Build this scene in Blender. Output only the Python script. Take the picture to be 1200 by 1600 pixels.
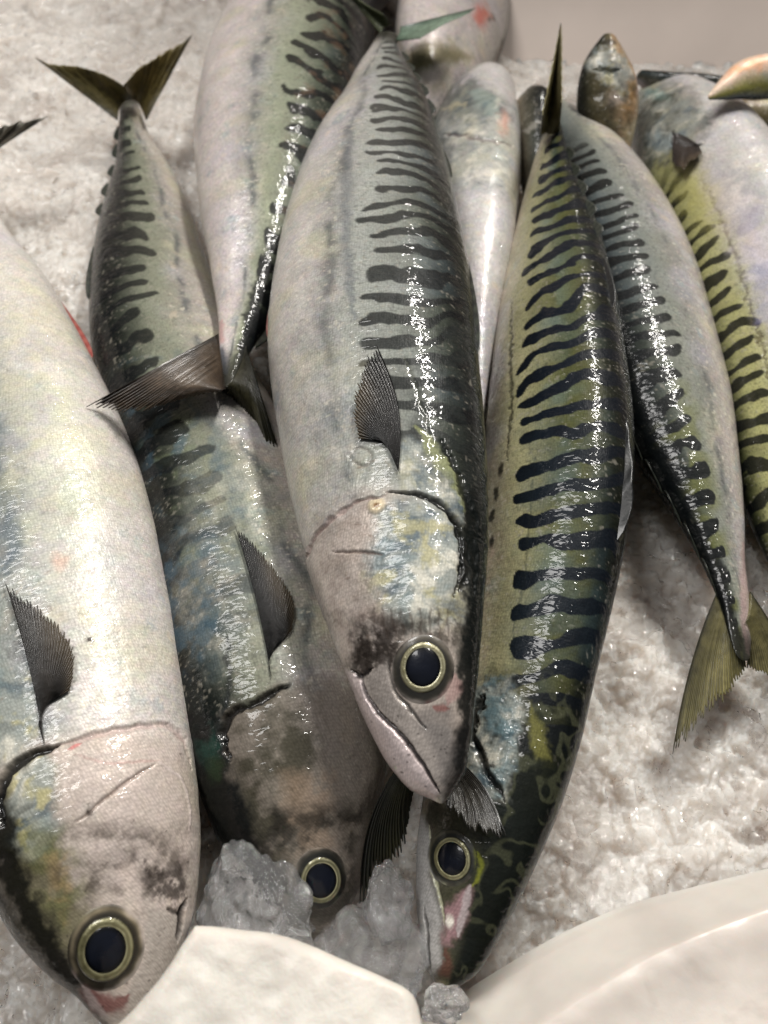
import bpy, math, random
import numpy as np
from mathutils import Vector

for o in list(bpy.data.objects):
    bpy.data.objects.remove(o)
scene = bpy.context.scene
COL = scene.collection
rng = np.random.default_rng(7)

# ------------------------------------------------------------------ camera
TILT = math.radians(35.0)
CAMZ = 0.26
cam_d = bpy.data.cameras.new('camera'); cam = bpy.data.objects.new('camera', cam_d); COL.objects.link(cam)
cam.location = (0, 0, CAMZ); cam.rotation_euler = (TILT, 0, 0)
cam_d.sensor_fit = 'VERTICAL'; cam_d.sensor_height = 24.0; cam_d.lens = 20.0
cam_d.clip_start = 0.01; cam_d.clip_end = 50
cam_d.dof.use_dof = True; cam_d.dof.focus_distance = 0.245; cam_d.dof.aperture_fstop = 9.0
scene.camera = cam

# ------------------------------------------------------------------ world and lamps
w = bpy.data.worlds.new('World'); scene.world = w; w.use_nodes = True
wn = w.node_tree.nodes; wl = w.node_tree.links
bg = wn['Background']; bg.inputs[0].default_value = (0.95, 0.97, 1.0, 1); bg.inputs[1].default_value = 1.0
_tc = wn.new('ShaderNodeTexCoord'); _sx = wn.new('ShaderNodeSeparateXYZ'); _mr = wn.new('ShaderNodeMapRange'); _mr.interpolation_type = 'SMOOTHSTEP'
wl.new(_tc.outputs['Generated'], _sx.inputs[0]); wl.new(_sx.outputs['Z'], _mr.inputs['Value'])
_mr.inputs['From Min'].default_value = 0.25; _mr.inputs['From Max'].default_value = 0.9; _mr.inputs['To Min'].default_value = 0.018; _mr.inputs['To Max'].default_value = 0.20
wl.new(_mr.outputs[0], bg.inputs[1])   # dim market hall, paler ceiling overhead


def lamp(name, loc, target, size, energy, color, sy=None):
    d = bpy.data.lights.new(name, 'AREA'); d.energy = energy; d.color = color; d.size = size
    if sy:
        d.shape = 'RECTANGLE'; d.size_y = sy
    o = bpy.data.objects.new(name, d); COL.objects.link(o); o.location = loc
    v = Vector(target) - Vector(loc); o.rotation_euler = v.to_track_quat('-Z', 'Y').to_euler()
    return o


from mathutils import Matrix
key = lamp('stall_tube_lamp', (0.40, 0.95, 1.10), (0.0, 0.2, 0.03), 0.032, 24.0, (1.0, 0.965, 0.91), 0.80)
_z = (key.location - Vector((0.0, 0.2, 0.03))).normalized(); _y = Vector((0, 1, 0)); _y = (_y - _z * _y.dot(_z)).normalized(); _x = _y.cross(_z)
key.rotation_euler = Matrix((_x, _y, _z)).transposed().to_euler()
lamp('overhead_fill_lamp', (-0.45, 0.42, 1.25), (-0.05, 0.3, 0.03), 0.34, 10.5, (1.0, 0.98, 0.955), 0.42)  # soft fill added overhead on the left to brighten bellies and ice

scene.view_settings.view_transform = 'Standard'
scene.view_settings.look = 'None'
scene.view_settings.exposure = 0.0
scene.view_settings.gamma = 1.0
scene.view_settings.use_curve_mapping = False
scene.render.engine = 'CYCLES'

# ------------------------------------------------------------------ projection helpers (photo pixel <-> world)
FPX = 800 / 0.6
CAM = np.array([0, 0, CAMZ]); RX = np.array([1.0, 0, 0])
FW = np.array([0, math.sin(TILT), -math.cos(TILT)]); UP = np.array([0, math.cos(TILT), math.sin(TILT)])


def ray(p):
    p = np.asarray(p, float)
    return FW + RX * ((p[..., 0:1] - 600) / FPX) + UP * ((800 - p[..., 1:2]) / FPX)


def at(p, z):
    """point on the horizontal level z seen at photo pixel p"""
    d = ray(p); z = np.asarray(z, float)
    t = (z - CAMZ) / d[..., 2]
    return CAM + d * t[..., None]


def proj(P):
    v = P - CAM; dep = v @ FW
    return np.stack([600 + FPX * (v @ RX) / dep, 800 - FPX * (v @ UP) / dep], -1), dep


# ------------------------------------------------------------------ numpy noise
_tab = np.random.default_rng(11).random(65536).astype(np.float32)


def _h(ix, iy, iz, seed):
    n = (ix * 73856093) ^ (iy * 19349663) ^ (iz * 83492791) ^ (seed * 2654435)
    return _tab[(n ^ (n >> 13)) & 65535]


def noise3(P, f=1.0, seed=0):
    P = P * f + 1000.0
    i = np.floor(P).astype(np.int64); r = P - i; r = r * r * (3 - 2 * r)
    x, y, z = i[..., 0], i[..., 1], i[..., 2]; a, b, c = r[..., 0], r[..., 1], r[..., 2]
    o = 0
    for dx in (0, 1):
        for dy in (0, 1):
            for dz in (0, 1):
                o = o + _h(x + dx, y + dy, z + dz, seed) * (a if dx else 1 - a) * (b if dy else 1 - b) * (c if dz else 1 - c)
    return o * 2 - 1


def fbm(P, f, octs=4, seed=0, g=0.5):
    o = 0; a = 1; t = 0
    for k in range(octs):
        o = o + a * noise3(P, f * 2 ** k, seed + k * 17); t += a; a *= g
    return o / t


def sm(x, a, b):
    t = np.clip((x - a) / (b - a), 0, 1); return t * t * (3 - 2 * t)


def L(*rgb):
    """0-255 display colour to linear"""
    c = np.array(rgb, float) / 255
    return np.where(c < 0.04045, c / 12.92, ((c + 0.055) / 1.055) ** 2.4)


def catmull(pts, n, extra=None):
    P = np.asarray(pts, float)
    d = np.r_[0, np.cumsum(np.maximum(np.linalg.norm(np.diff(P[:, :2], axis=0), axis=1), 1e-6))]
    m = np.zeros_like(P)
    sl = np.diff(P, axis=0) / np.diff(d)[:, None]
    m[0] = sl[0]; m[-1] = sl[-1]
    if len(P) > 2:
        h = np.diff(d)[:, None]
        m[1:-1] = (sl[:-1] * h[1:] + sl[1:] * h[:-1]) / (h[1:] + h[:-1])
    t = np.linspace(0, d[-1], n) if np.isscalar(n) else np.asarray(n) * d[-1]
    k = np.clip(np.searchsorted(d, t, side='right') - 1, 0, len(P) - 2)
    hh = (d[k + 1] - d[k])[:, None]; u = ((t - d[k])[:, None]) / hh
    return ((2 * u ** 3 - 3 * u ** 2 + 1) * P[k] + (u ** 3 - 2 * u ** 2 + u) * hh * m[k]
            + (-2 * u ** 3 + 3 * u ** 2) * P[k + 1] + (u ** 3 - u ** 2) * hh * m[k + 1])


# ------------------------------------------------------------------ materials
def new_mat(name):
    m = bpy.data.materials.new(name); m.use_nodes = True
    nt = m.node_tree
    return m, nt, nt.nodes['Principled BSDF'], nt.nodes.new, nt.links.new


def setp(b, **kw):
    for k, v in kw.items():
        k = k.replace('_', ' ')
        if k in b.inputs:
            b.inputs[k].default_value = v


def skin_material():
    m, nt, b, N, K = new_mat('wet_fish_skin')
    at_ = N('ShaderNodeAttribute'); at_.attribute_name = 'tint'
    me = N('ShaderNodeAttribute'); me.attribute_name = 'silver'
    uv = N('ShaderNodeUVMap'); uv.uv_map = 'skin'
    tc = N('ShaderNodeTexCoord')
    # scales
    mp = N('ShaderNodeMapping'); mp.inputs['Scale'].default_value = (1050, 1350, 1); K(uv.outputs[0], mp.inputs[0])
    vo = N('ShaderNodeTexVoronoi'); vo.voronoi_dimensions = '2D'; vo.inputs['Scale'].default_value = 1.0; vo.inputs['Randomness'].default_value = 0.55
    K(mp.outputs[0], vo.inputs['Vector'])
    # fine streaks
    mp2 = N('ShaderNodeMapping'); mp2.inputs['Scale'].default_value = (520, 2300, 1); K(uv.outputs[0], mp2.inputs[0])
    n1 = N('ShaderNodeTexNoise'); n1.noise_dimensions = '2D'; n1.inputs['Scale'].default_value = 1; n1.inputs['Detail'].default_value = 3; K(mp2.outputs[0], n1.inputs['Vector'])
    n2 = N('ShaderNodeTexNoise'); n2.inputs['Scale'].default_value = 520; n2.inputs['Detail'].default_value = 5; K(tc.outputs['Object'], n2.inputs['Vector'])
    mr = N('ShaderNodeMapRange'); mr.inputs['From Min'].default_value = 0.3; mr.inputs['From Max'].default_value = 0.7
    mr.inputs['To Min'].default_value = 0.90; mr.inputs['To Max'].default_value = 1.10; K(n1.outputs[0], mr.inputs[0])
    mr2 = N('ShaderNodeMapRange'); mr2.inputs['From Min'].default_value = 0.0; mr2.inputs['From Max'].default_value = 0.7
    mr2.inputs['To Min'].default_value = 1.10; mr2.inputs['To Max'].default_value = 0.82; K(vo.outputs['Distance'], mr2.inputs[0])
    mu = N('ShaderNodeMath'); mu.operation = 'MULTIPLY'; K(mr.outputs[0], mu.inputs[0]); K(mr2.outputs[0], mu.inputs[1])
    vm = N('ShaderNodeVectorMath'); vm.operation = 'SCALE'; K(at_.outputs['Color'], vm.inputs[0]); K(mu.outputs[0], vm.inputs['Scale'])
    K(vm.outputs[0], b.inputs['Base Color'])
    # metal
    K(me.outputs['Fac'], b.inputs['Metallic'])
    ro = N('ShaderNodeMapRange'); ro.inputs['To Min'].default_value = 0.30; ro.inputs['To Max'].default_value = 0.50; K(n2.outputs[0], ro.inputs[0]); K(ro.outputs[0], b.inputs['Roughness'])
    # bumps
    b1 = N('ShaderNodeBump'); b1.inputs['Strength'].default_value = 0.22; b1.inputs['Distance'].default_value = 0.00016; b1.invert = True
    K(vo.outputs['Distance'], b1.inputs['Height'])
    b2 = N('ShaderNodeBump'); b2.inputs['Strength'].default_value = 0.10; b2.inputs['Distance'].default_value = 0.0003
    K(n1.outputs[0], b2.inputs['Height']); K(b1.outputs[0], b2.inputs['Normal'])
    b3 = N('ShaderNodeBump'); b3.inputs['Strength'].default_value = 0.30; b3.inputs['Distance'].default_value = 0.0007
    K(n2.outputs[0], b3.inputs['Height']); K(b2.outputs[0], b3.inputs['Normal'])
    K(b3.outputs[0], b.inputs['Normal'])
    # the wet coat follows the coarser ripples, so the lamps break up into glints
    c2 = N('ShaderNodeBump'); c2.inputs['Strength'].default_value = 0.42; c2.inputs['Distance'].default_value = 0.00075
    mp3 = N('ShaderNodeMapping'); mp3.inputs['Scale'].default_value = (640, 300, 1); K(uv.outputs[0], mp3.inputs[0])
    n3 = N('ShaderNodeTexNoise'); n3.noise_dimensions = '2D'; n3.inputs['Scale'].default_value = 1.0; n3.inputs['Detail'].default_value = 1.5; n3.inputs['Distortion'].default_value = 0.4; K(mp3.outputs[0], n3.inputs['Vector'])
    K(n3.outputs[0], c2.inputs['Height'])
    K(c2.outputs[0], b.inputs['Coat Normal'])
    setp(b, Coat_Weight=0.7, Coat_Roughness=0.05, Coat_IOR=1.34, Specular_IOR_Level=0.08)
    return m


def fin_material():
    m, nt, b, N, K = new_mat('fin_membrane')
    a = N('ShaderNodeAttribute'); a.attribute_name = 'tint'; K(a.outputs['Color'], b.inputs['Base Color'])
    tc = N('ShaderNodeTexCoord'); n = N('ShaderNodeTexNoise'); n.inputs['Scale'].default_value = 500; K(tc.outputs['Object'], n.inputs['Vector'])
    bp = N('ShaderNodeBump'); bp.inputs['Strength'].default_value = 0.5; bp.inputs['Distance'].default_value = 0.0005; K(n.outputs[0], bp.inputs['Height']); K(bp.outputs[0], b.inputs['Normal'])
    setp(b, Roughness=0.42, Coat_Weight=0.3, Coat_Roughness=0.15, Specular_IOR_Level=0.35)
    return m


def plain_attr(name, **kw):
    m, nt, b, N, K = new_mat(name)
    a = N('ShaderNodeAttribute'); a.attribute_name = 'tint'; K(a.outputs['Color'], b.inputs['Base Color'])
    tc = N('ShaderNodeTexCoord'); n = N('ShaderNodeTexNoise'); n.inputs['Scale'].default_value = 900; K(tc.outputs['Object'], n.inputs['Vector'])
    bp = N('ShaderNodeBump'); bp.inputs['Strength'].default_value = kw.pop('bump', 0.2); bp.inputs['Distance'].default_value = 0.0003; K(n.outputs[0], bp.inputs['Height']); K(bp.outputs[0], b.inputs['Normal'])
    setp(b, **kw)
    return m


def facet_normal(nt, scale, amount, src=None, rnd=1.0, base=None):
    '''every little cell of the wet surface gets its own tilt, so small lamps break up into glints'''
    N = nt.nodes.new; K = nt.links.new
    v = N('ShaderNodeTexVoronoi'); v.inputs['Scale'].default_value = scale
    if src is not None: K(src, v.inputs['Vector'])
    a = N('ShaderNodeVectorMath'); a.operation = 'SUBTRACT'; a.inputs[1].default_value = (0.5, 0.5, 0.5); K(v.outputs['Color'], a.inputs[0])
    m = N('ShaderNodeVectorMath'); m.operation = 'SCALE'; m.inputs['Scale'].default_value = amount; K(a.outputs[0], m.inputs[0])
    if base is None:
        g = N('ShaderNodeNewGeometry'); base = g.outputs['Normal']
    c = N('ShaderNodeVectorMath'); c.operation = 'ADD'; K(base, c.inputs[0]); K(m.outputs[0], c.inputs[1])
    n = N('ShaderNodeVectorMath'); n.operation = 'NORMALIZE'; K(c.outputs[0], n.inputs[0])
    return n.outputs[0]


SKIN = skin_material(); FIN = fin_material()
EYE = plain_attr('eye_socket', Roughness=0.4, Coat_Weight=0.5, Coat_Roughness=0.12, Specular_IOR_Level=0.3, bump=0.2)
IRIS = plain_attr('golden_iris', Roughness=0.35, Metallic=0.4, Coat_Weight=0.5, Coat_Roughness=0.06, bump=0.7)
PUPIL = plain_attr('pupil', Roughness=0.3, Coat_Weight=0.3, Coat_Roughness=0.04, Specular_IOR_Level=0.12, bump=0.15)


# ------------------------------------------------------------------ mesh helpers
def grid_mesh(name, P, mat, col=None, parent=None, origin=(0, 0, 0), wrap=False, uv=None, silver=None, smooth=True):
    """P (n,m,3) grid to ONE mesh object"""
    n, m = P.shape[:2]
    idx = np.arange(n * m).reshape(n, m)
    if wrap:
        jn = np.roll(idx, -1, axis=1); a = idx[:-1]; b = jn[:-1]; c = jn[1:]; d = idx[1:]
    else:
        a = idx[:-1, :-1]; b = idx[:-1, 1:]; c = idx[1:, 1:]; d = idx[1:, :-1]
    F = np.stack([a, b, c, d], -1).reshape(-1, 4)
    V = (P.reshape(-1, 3) - np.asarray(origin)).astype(np.float32)
    me = bpy.data.meshes.new(name)
    me.vertices.add(len(V)); me.vertices.foreach_set('co', V.ravel())
    me.loops.add(F.size); me.loops.foreach_set('vertex_index', F.ravel().astype(np.int32))
    me.polygons.add(len(F)); me.polygons.foreach_set('loop_start', np.arange(0, F.size, 4, dtype=np.int32))
    me.polygons.foreach_set('loop_total', np.full(len(F), 4, np.int32))
    me.update(calc_edges=True)
    me.polygons.foreach_set('use_smooth', np.full(len(F), smooth))
    if col is not None:
        at_ = me.attributes.new('tint', 'FLOAT_COLOR', 'POINT')
        c4 = np.ones((len(V), 4), np.float32); c4[:, :3] = col.reshape(-1, 3); at_.data.foreach_set('color', c4.ravel())
    if silver is not None:
        a2 = me.attributes.new('silver', 'FLOAT', 'POINT'); a2.data.foreach_set('value', silver.ravel().astype(np.float32))
    if uv is not None:
        ul = me.uv_layers.new(name='skin'); ul.data.foreach_set('uv', uv.reshape(-1, 2)[F.ravel()].astype(np.float32).ravel())
    me.materials.append(mat)
    o = bpy.data.objects.new(name, me); COL.objects.link(o)
    if parent is not None:
        o.parent = parent
        if parent.type == 'MESH':
            pass
    else:
        o.location = origin
    return o


def tag(o, label=None, cat=None, group=None, kind=None):
    for k, v in (('label', label), ('category', cat), ('group', group), ('kind', kind)):
        if v: o[k] = v
    return o


def poly_dist(p, pts, closed=False):
    """distance of points p (...,2) to a polyline; returns distance and parameter 0..1"""
    pts = np.asarray(pts, float)
    if closed: pts = np.vstack([pts, pts[:1]])
    best = np.full(p.shape[:-1], 1e9); par = np.zeros(p.shape[:-1]); n = len(pts) - 1
    for i in range(n):
        a, b = pts[i], pts[i + 1]; ab = b - a; t = np.clip(((p - a) @ ab) / max(ab @ ab, 1e-9), 0, 1)
        d = np.linalg.norm(p - a - t[..., None] * ab, axis=-1); k = d < best
        best[k] = d[k]; par[k] = (i + t[k]) / n
    return best, par


def inside(p, poly):
    poly = np.asarray(poly, float); r = np.zeros(p.shape[:-1], bool); n = len(poly)
    for i in range(n):
        x0, y0 = poly[i]; x1, y1 = poly[(i + 1) % n]
        c = ((y0 > p[..., 1]) != (y1 > p[..., 1])) & (p[..., 0] < (x1 - x0) * (p[..., 1] - y0) / ((y1 - y0) + 1e-12) + x0)
        r ^= c
    return r


# ------------------------------------------------------------------ the fish
class Fish:
    def __init__(s, st, z, roll, back, NS=900, NT=288, ratio=((0, 0.62), (0.15, 0.66), (0.8, 0.70), (0.94, 0.55), (1, 0.22)), seed=1, cap=0.018, name='mackerel'):
        s.seed = seed; s.name = name; s.NS = NS; s.NT = NT
        st = np.asarray(st, float)
        C = (st[:, :2] + st[:, 2:]) / 2
        tp = np.gradient(C, axis=0); tp /= np.linalg.norm(tp, axis=1)[:, None]
        dv = st[:, 2:] - st[:, :2]
        hw = np.abs(dv[:, 0] * tp[:, 1] - dv[:, 1] * tp[:, 0]) / 2
        R = catmull(np.c_[C, hw], 600)
        zz = np.interp(np.linspace(0, 1, 600), [q[0] for q in z], [q[1] for q in z])
        k = np.ones(41) / 41; zz = np.convolve(np.pad(zz, 20, mode='edge'), k, mode='valid')
        W3 = at(R[:, :2], zz); _, dep = proj(W3)
        cum = np.r_[0, np.cumsum(np.linalg.norm(np.diff(W3, axis=0), axis=1))]; s.length = cum[-1]
        u = np.linspace(0, 1, NS); u = 0.75 * u + 0.25 * u ** 2
        u[-1] = 1
        s.s = u
        c3 = np.stack([np.interp(u * cum[-1], cum, W3[:, i]) for i in range(3)], -1)
        wm = np.interp(u * cum[-1], cum, np.maximum(R[:, 2], 0.5) * dep / FPX)
        T = np.gradient(c3, axis=0)
        for i in range(3): T[:, i] = np.convolve(np.pad(T[:, i], 15, mode='edge'), np.ones(31) / 31, mode='valid')
        T /= np.linalg.norm(T, axis=1)[:, None]
        V = c3 - CAM; V /= np.linalg.norm(V, axis=1)[:, None]
        U = np.cross(V, T); U /= np.linalg.norm(U, axis=1)[:, None]
        W = np.cross(T, U); W *= -np.sign((W * V).sum(1))[:, None]
        if np.isscalar(roll): roll = [(0, roll), (1, roll)]
        ph = np.radians(np.interp(u, [q[0] for q in roll], [q[1] for q in roll]))[:, None]
        # U towards the back side (photo direction `back`)
        p0, _ = proj(c3); p1, _ = proj(c3 + U * 0.002)
        sg = np.sign(((p1 - p0) @ np.asarray(back, float)))[:, None]; U = U * sg
        s.Dd = U * np.cos(ph) + W * np.sin(ph); s.Nn = W * np.cos(ph) - U * np.sin(ph)
        rr = ratio if np.isscalar(ratio) else np.interp(u, [q[0] for q in ratio], [q[1] for q in ratio])
        capf = np.sqrt(np.clip(1 - (1 - np.clip(u / cap, 0, 1)) ** 2, 0, 1)) * np.sqrt(np.clip(1 - (1 - np.clip((1 - u) / 0.008, 0, 1)) ** 2, 0, 1))
        s.a = wm / np.sqrt(np.cos(ph[:, 0]) ** 2 + rr ** 2 * np.sin(ph[:, 0]) ** 2) * np.maximum(capf, 1e-3); s.b = s.a * rr
        th = np.linspace(-np.pi, np.pi, NT, endpoint=False); s.th = th
        s.c3 = c3; s.T = T; s.rr = rr
        ct, si = np.cos(th), np.sin(th)
        s.P = c3[:, None] + s.a[:, None, None] * ct[None, :, None] * s.Dd[:, None] + s.b[:, None, None] * si[None, :, None] * s.Nn[:, None]
        s.S = np.repeat(u[:, None], NT, 1); s.V = np.repeat(np.degrees(np.abs(th))[None], NS, 0)
        s.org = np.array([c3[NS // 2, 0], c3[NS // 2, 1], max(c3[NS // 2, 2] - s.b[NS // 2], 0)])
        s.ball()
        s.P0 = s.P.copy() - s.org
        s.col = np.ones((NS, NT, 3)) * 0.5; s.sil = np.zeros((NS, NT)); s.disp = np.zeros((NS, NT))

    def ball(s):
        gs = np.gradient(s.P, axis=0); gt = (np.roll(s.P, -1, 1) - np.roll(s.P, 1, 1))
        n = np.cross(gs, gt); n /= np.linalg.norm(n, axis=-1)[..., None] + 1e-12
        out = s.P - s.c3[:, None]
        n *= np.sign((n * out).sum(-1))[..., None] + 0.0
        s.N = n
        s.px, dep = proj(s.P)
        v = CAM - s.P; v /= np.linalg.norm(v, axis=-1)[..., None]
        s.face = (n * v).sum(-1)
        s.vis = s.face > 0.0

    def mix(s, m, c):
        m = np.clip(m, 0, 1)[..., None]; s.col = s.col * (1 - m) + np.asarray(c) * m

    def near(s, pts, pad):
        pts = np.asarray(pts, float); lo = pts.min(0) - pad; hi = pts.max(0) + pad
        return s.vis & (s.px[..., 0] > lo[0]) & (s.px[..., 0] < hi[0]) & (s.px[..., 1] > lo[1]) & (s.px[..., 1] < hi[1])

    def jit(s, m, amp, f=260):
        p = s.P0[m]
        return s.px[m] + amp * np.stack([noise3(p, f, k + s.seed) + 0.6 * noise3(p, f * 2.6, k + 5 + s.seed) + 0.4 * noise3(p, f * 6, k + 9 + s.seed) for k in (91, 191)], -1)

    def stroke(s, pts, wd, c, a=1.0, soft=0.5, rough=3.0, groove=0.0, taper=True, fr=260):
        pts = catmull(pts, max(8, len(pts) * 4))
        m = s.near(pts, wd * 3 + 10); d, t = poly_dist(s.jit(m, rough, fr), pts)
        wv = wd * (np.sqrt(np.clip(4 * t * (1 - t), 0.08, 1)) if taper else 1)
        k = 1 - sm(d, wv * (1 - soft), wv * (1 + soft))
        full = np.zeros(s.vis.shape); full[m] = k
        if c is not None: s.mix(full * a, c)
        if groove: s.disp -= full * groove
        return full

    def patch(s, poly, c, a=1.0, soft=8, rough=5, raise_=0.0, brk=0.0, f=200):
        m = s.near(poly, soft * 2 + 20); p = s.jit(m, rough); d, _ = poly_dist(p, poly, True)
        d = np.where(inside(p, poly), d, -d); k = sm(d, -soft, soft)
        if brk: k = k * sm(fbm(s.P0[m], f, 4, 5 + s.seed), -brk * 0.5 - 0.1, brk * 0.5 + 0.1)
        full = np.zeros(s.vis.shape); full[m] = k
        if c is not None: s.mix(full * a, c)
        if raise_: s.disp += full * raise_
        return full

    def blob(s, c0, rx, ry, c, a=1.0, rot=0, soft=0.5, rough=6, brk=0.0, f=220, raise_=0.0):
        c0 = np.asarray(c0, float); m = s.near(c0[None], max(rx, ry) * 1.8 + 10); q = s.jit(m, rough) - c0
        r = math.radians(rot); x = q[:, 0] * math.cos(r) + q[:, 1] * math.sin(r); y = -q[:, 0] * math.sin(r) + q[:, 1] * math.cos(r)
        k = 1 - sm(np.hypot(x / rx, y / ry), 1 - soft, 1 + soft)
        if brk: k = k * sm(fbm(s.P0[m], f, 4, 55 + s.seed), -brk * 0.5 - 0.1, brk * 0.5 + 0.1)
        full = np.zeros(s.vis.shape); full[m] = k
        if c is not None: s.mix(full * a, c)
        if raise_: s.disp += full * raise_
        return full

    def foil(s, poly, a=0.8, soft=14, f=110, gold=0.5, dark=0.4, seed=0, rough=8):
        '''crinkled mother-of-pearl: steel, silver, straw and dark blue in one mottled field'''
        m = s.near(poly, soft * 2 + 20); p = s.jit(m, rough); d, _ = poly_dist(p, poly, True)
        d = np.where(inside(p, poly), d, -d); k = sm(d, -soft, soft) * a
        P = s.P0[m]; wv = 0.006 * np.stack([fbm(P, 90, 2, 7 + seed + q) for q in range(3)], -1); P = P + wv
        n1 = fbm(P, f, 5, 300 + seed, 0.62); n2 = fbm(P, f * 1.3, 4, 320 + seed, 0.6); n3 = fbm(P, f * 0.8, 4, 340 + seed, 0.6)
        c = np.interp(n1[:, None] * np.ones(3), [-9, 9], [0, 0]) + L(150, 154, 148)
        def mx(c, w, q): return c * (1 - w[:, None]) + L(*q) * w[:, None]
        c = mx(c, sm(n1, 0.0, 0.4), (214, 210, 196)); c = mx(c, sm(-n1, 0.05, 0.4), (92, 104, 110))
        c = mx(c, sm(n2, 0.05, 0.35) * gold, (182, 174, 126)); c = mx(c, sm(-n2, 0.15, 0.4) * 0.5, (122, 138, 140)); c = mx(c, sm(n3, 0.1, 0.4) * dark, (40, 42, 38))
        col = s.col[m]; s.col[m] = col * (1 - k[:, None]) + c * k[:, None]; s.disp[m] += k * 0.00035 * n1

    def mottle(s, poly, c, a=0.7, f=260, thr=0.0, w=0.25, soft=14, seed=0, rough=8):
        m = s.near(poly, soft * 2 + 20); p = s.jit(m, rough); d, _ = poly_dist(p, poly, True)
        d = np.where(inside(p, poly), d, -d); n = fbm(s.P0[m], f, 5, 400 + seed + s.seed, 0.6)
        k = sm(d, -soft, soft) * a * sm(n, thr - w, thr + w); col = s.col[m]; s.col[m] = col * (1 - k[:, None]) + np.asarray(c) * k[:, None]

    def bars(s, N=30, end=85, jit=8, iso=35, slant=0.0, seed=None, s0=0.2, s1=0.97, duty=0.0, forks=1.0, soft=0.16, wide=0.22):
        r = np.random.default_rng(s.seed if seed is None else seed)
        NS, NT = s.NS, s.NT
        ug = np.linspace(0, 1, NS); V = s.V; S = np.repeat(ug[:, None], NT, 1)
        sd = np.cumsum(r.normal(0, 1, NS)); sd = np.convolve(np.pad(sd, 40, mode='edge'), np.ones(81) / 81, mode='valid'); sd = (sd - sd.mean()) / (sd.std() + 1e-6)
        ph = 0.5 * sd[:, None] * 1.0
        u = np.cos(2 * np.pi * N * (S + slant * V / 360) + ph) + r.normal(0, 0.9 * forks, (NS, NT))
        fx = np.fft.fftfreq(NS, 1 / NS)[:, None]; fy = np.fft.fftfreq(NT, 1 / NT)[None] / 0.50
        A = np.exp(-((np.abs(fx) - N) / (wide * N)) ** 2) * np.exp(-(fy / (0.42 * N)) ** 2)
        I = np.exp(-((np.hypot(fx, fy) - N) / (0.2 * N)) ** 2)
        wi = np.maximum(1 - sm(V, iso * 0.5, iso * 1.4), 1 - sm(S, 0.17, 0.23))
        lim = end + jit * np.interp(np.linspace(0, N, NS), np.arange(N + 2), r.normal(0, 1, N + 2))[:, None]
        bias = duty - 3.2 * sm(V, lim - 4, lim + 4)
        for it in range(26):
            F = np.fft.fft2(u)
            ua = np.real(np.fft.ifft2(F * A)); ui = np.real(np.fft.ifft2(F * I))
            ua /= ua.std() + 1e-6; ui /= ui.std() + 1e-6
            u = np.tanh(1.6 * (ua * (1 - wi) + ui * wi) + bias * 0.9)
        u = u + 0.05 * noise3(s.P0, 900, 3)
        # wavy warp and resampling to the mesh's own s spacing
        wp = (0.012 * noise3(s.P0, 60, 7 + s.seed) + 0.0065 * noise3(s.P0, 150, 8 + s.seed) + 0.002 * noise3(s.P0, 380, 9 + s.seed)) * (NS - 1)
        ii = np.clip(np.arange(NS)[:, None] + wp, 0, NS - 1.001); i0 = ii.astype(int); jj = np.arange(NT)[None]; u = u[i0, jj] * (1 - ii + i0) + u[i0 + 1, jj] * (ii - i0)
        k = np.clip(s.s * (NS - 1), 0, NS - 1.001); i = k.astype(int); f = (k - i)[:, None]
        u = u[i] * (1 - f) + u[i + 1] * f
        return sm(u, -soft, soft + 0.12) * sm(s.S, s0 - 0.03, s0 + 0.03) * (1 - sm(s.S, s1 - 0.02, s1 + 0.02))

    def base(s, back=(60, 74, 52), back2=(38, 62, 66), flank=(120, 126, 96), belly=(196, 186, 178), bar=(7, 10, 13),
             vb=(55, 92, 120), bar_a=0.93, bars=None, spots=0.5, spotv=104, silver=0.35, blue=0.0, irid=1.0, wob=8, dorsal=26):
        P0 = s.P0; n1 = fbm(P0, 40, 3, 20 + s.seed); n2 = fbm(P0, 130, 4, 30 + s.seed); n3 = fbm(P0, 500, 3, 40 + s.seed)
        V = s.V + wob * n1 + wob * 0.6 * n2
        bk = L(*back)[None, None] * (1 + 0.45 * n2[..., None]); b2 = L(*back2)
        k = sm(n1 + 0.5 * n2, -0.1, 0.35)[..., None]; bk = bk * (1 - 0.6 * k) + b2 * 0.6 * k
        s.col = bk
        s.mix(sm(V, vb[0] - 15, vb[1]), L(*flank) * (1 + 0.0)); s.mix(sm(V, vb[1] - 4, vb[2] + 14), L(*belly))
        s.col *= (1 + 0.18 * n2 + 0.10 * n3)[..., None]
        s.disp = s.disp + 0.00035 * fbm(P0, 42, 3, 88 + s.seed) + 0.00016 * fbm(P0, 170, 3, 89 + s.seed)
        # mother-of-pearl hue drift on the silver side
        be = sm(V, vb[1] - 10, vb[2])
        h = fbm(P0, 55, 3, 70 + s.seed); h2 = fbm(P0, 170, 4, 75 + s.seed)
        s.mix(be * sm(h, 0.12, 0.5) * 0.42 * irid, L(204, 198, 164)); s.mix(be * sm(-h, 0.15, 0.5) * 0.38 * irid, L(184, 180, 192))
        s.mix(be * sm(h2, 0.25, 0.6) * 0.35 * irid, L(150, 172, 176)); s.mix(be * sm(-h2, 0.3, 0.6) * 0.35 * irid, L(216, 196, 170))
        s.silver = be
        s.sil = 0.65 * silver * be * (0.75 + 0.5 * h2)
        s.mix((1 - sm(V, dorsal - 14, dorsal + 24)) * 0.93, L(9, 12, 12))
        if spots:
            q = np.exp(-((V - spotv) / 3.5) ** 2) * sm(fbm(P0 * np.array([1, 1, 1]), 120, 2, 8 + s.seed), -0.35, 0.25)
            s.mix(q * spots * 0.9, L(66, 70, 72)); q2 = np.exp(-((V - spotv - 5) / 12) ** 2); s.mix(q2 * spots * 0.3, L(96, 102, 104))
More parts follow.
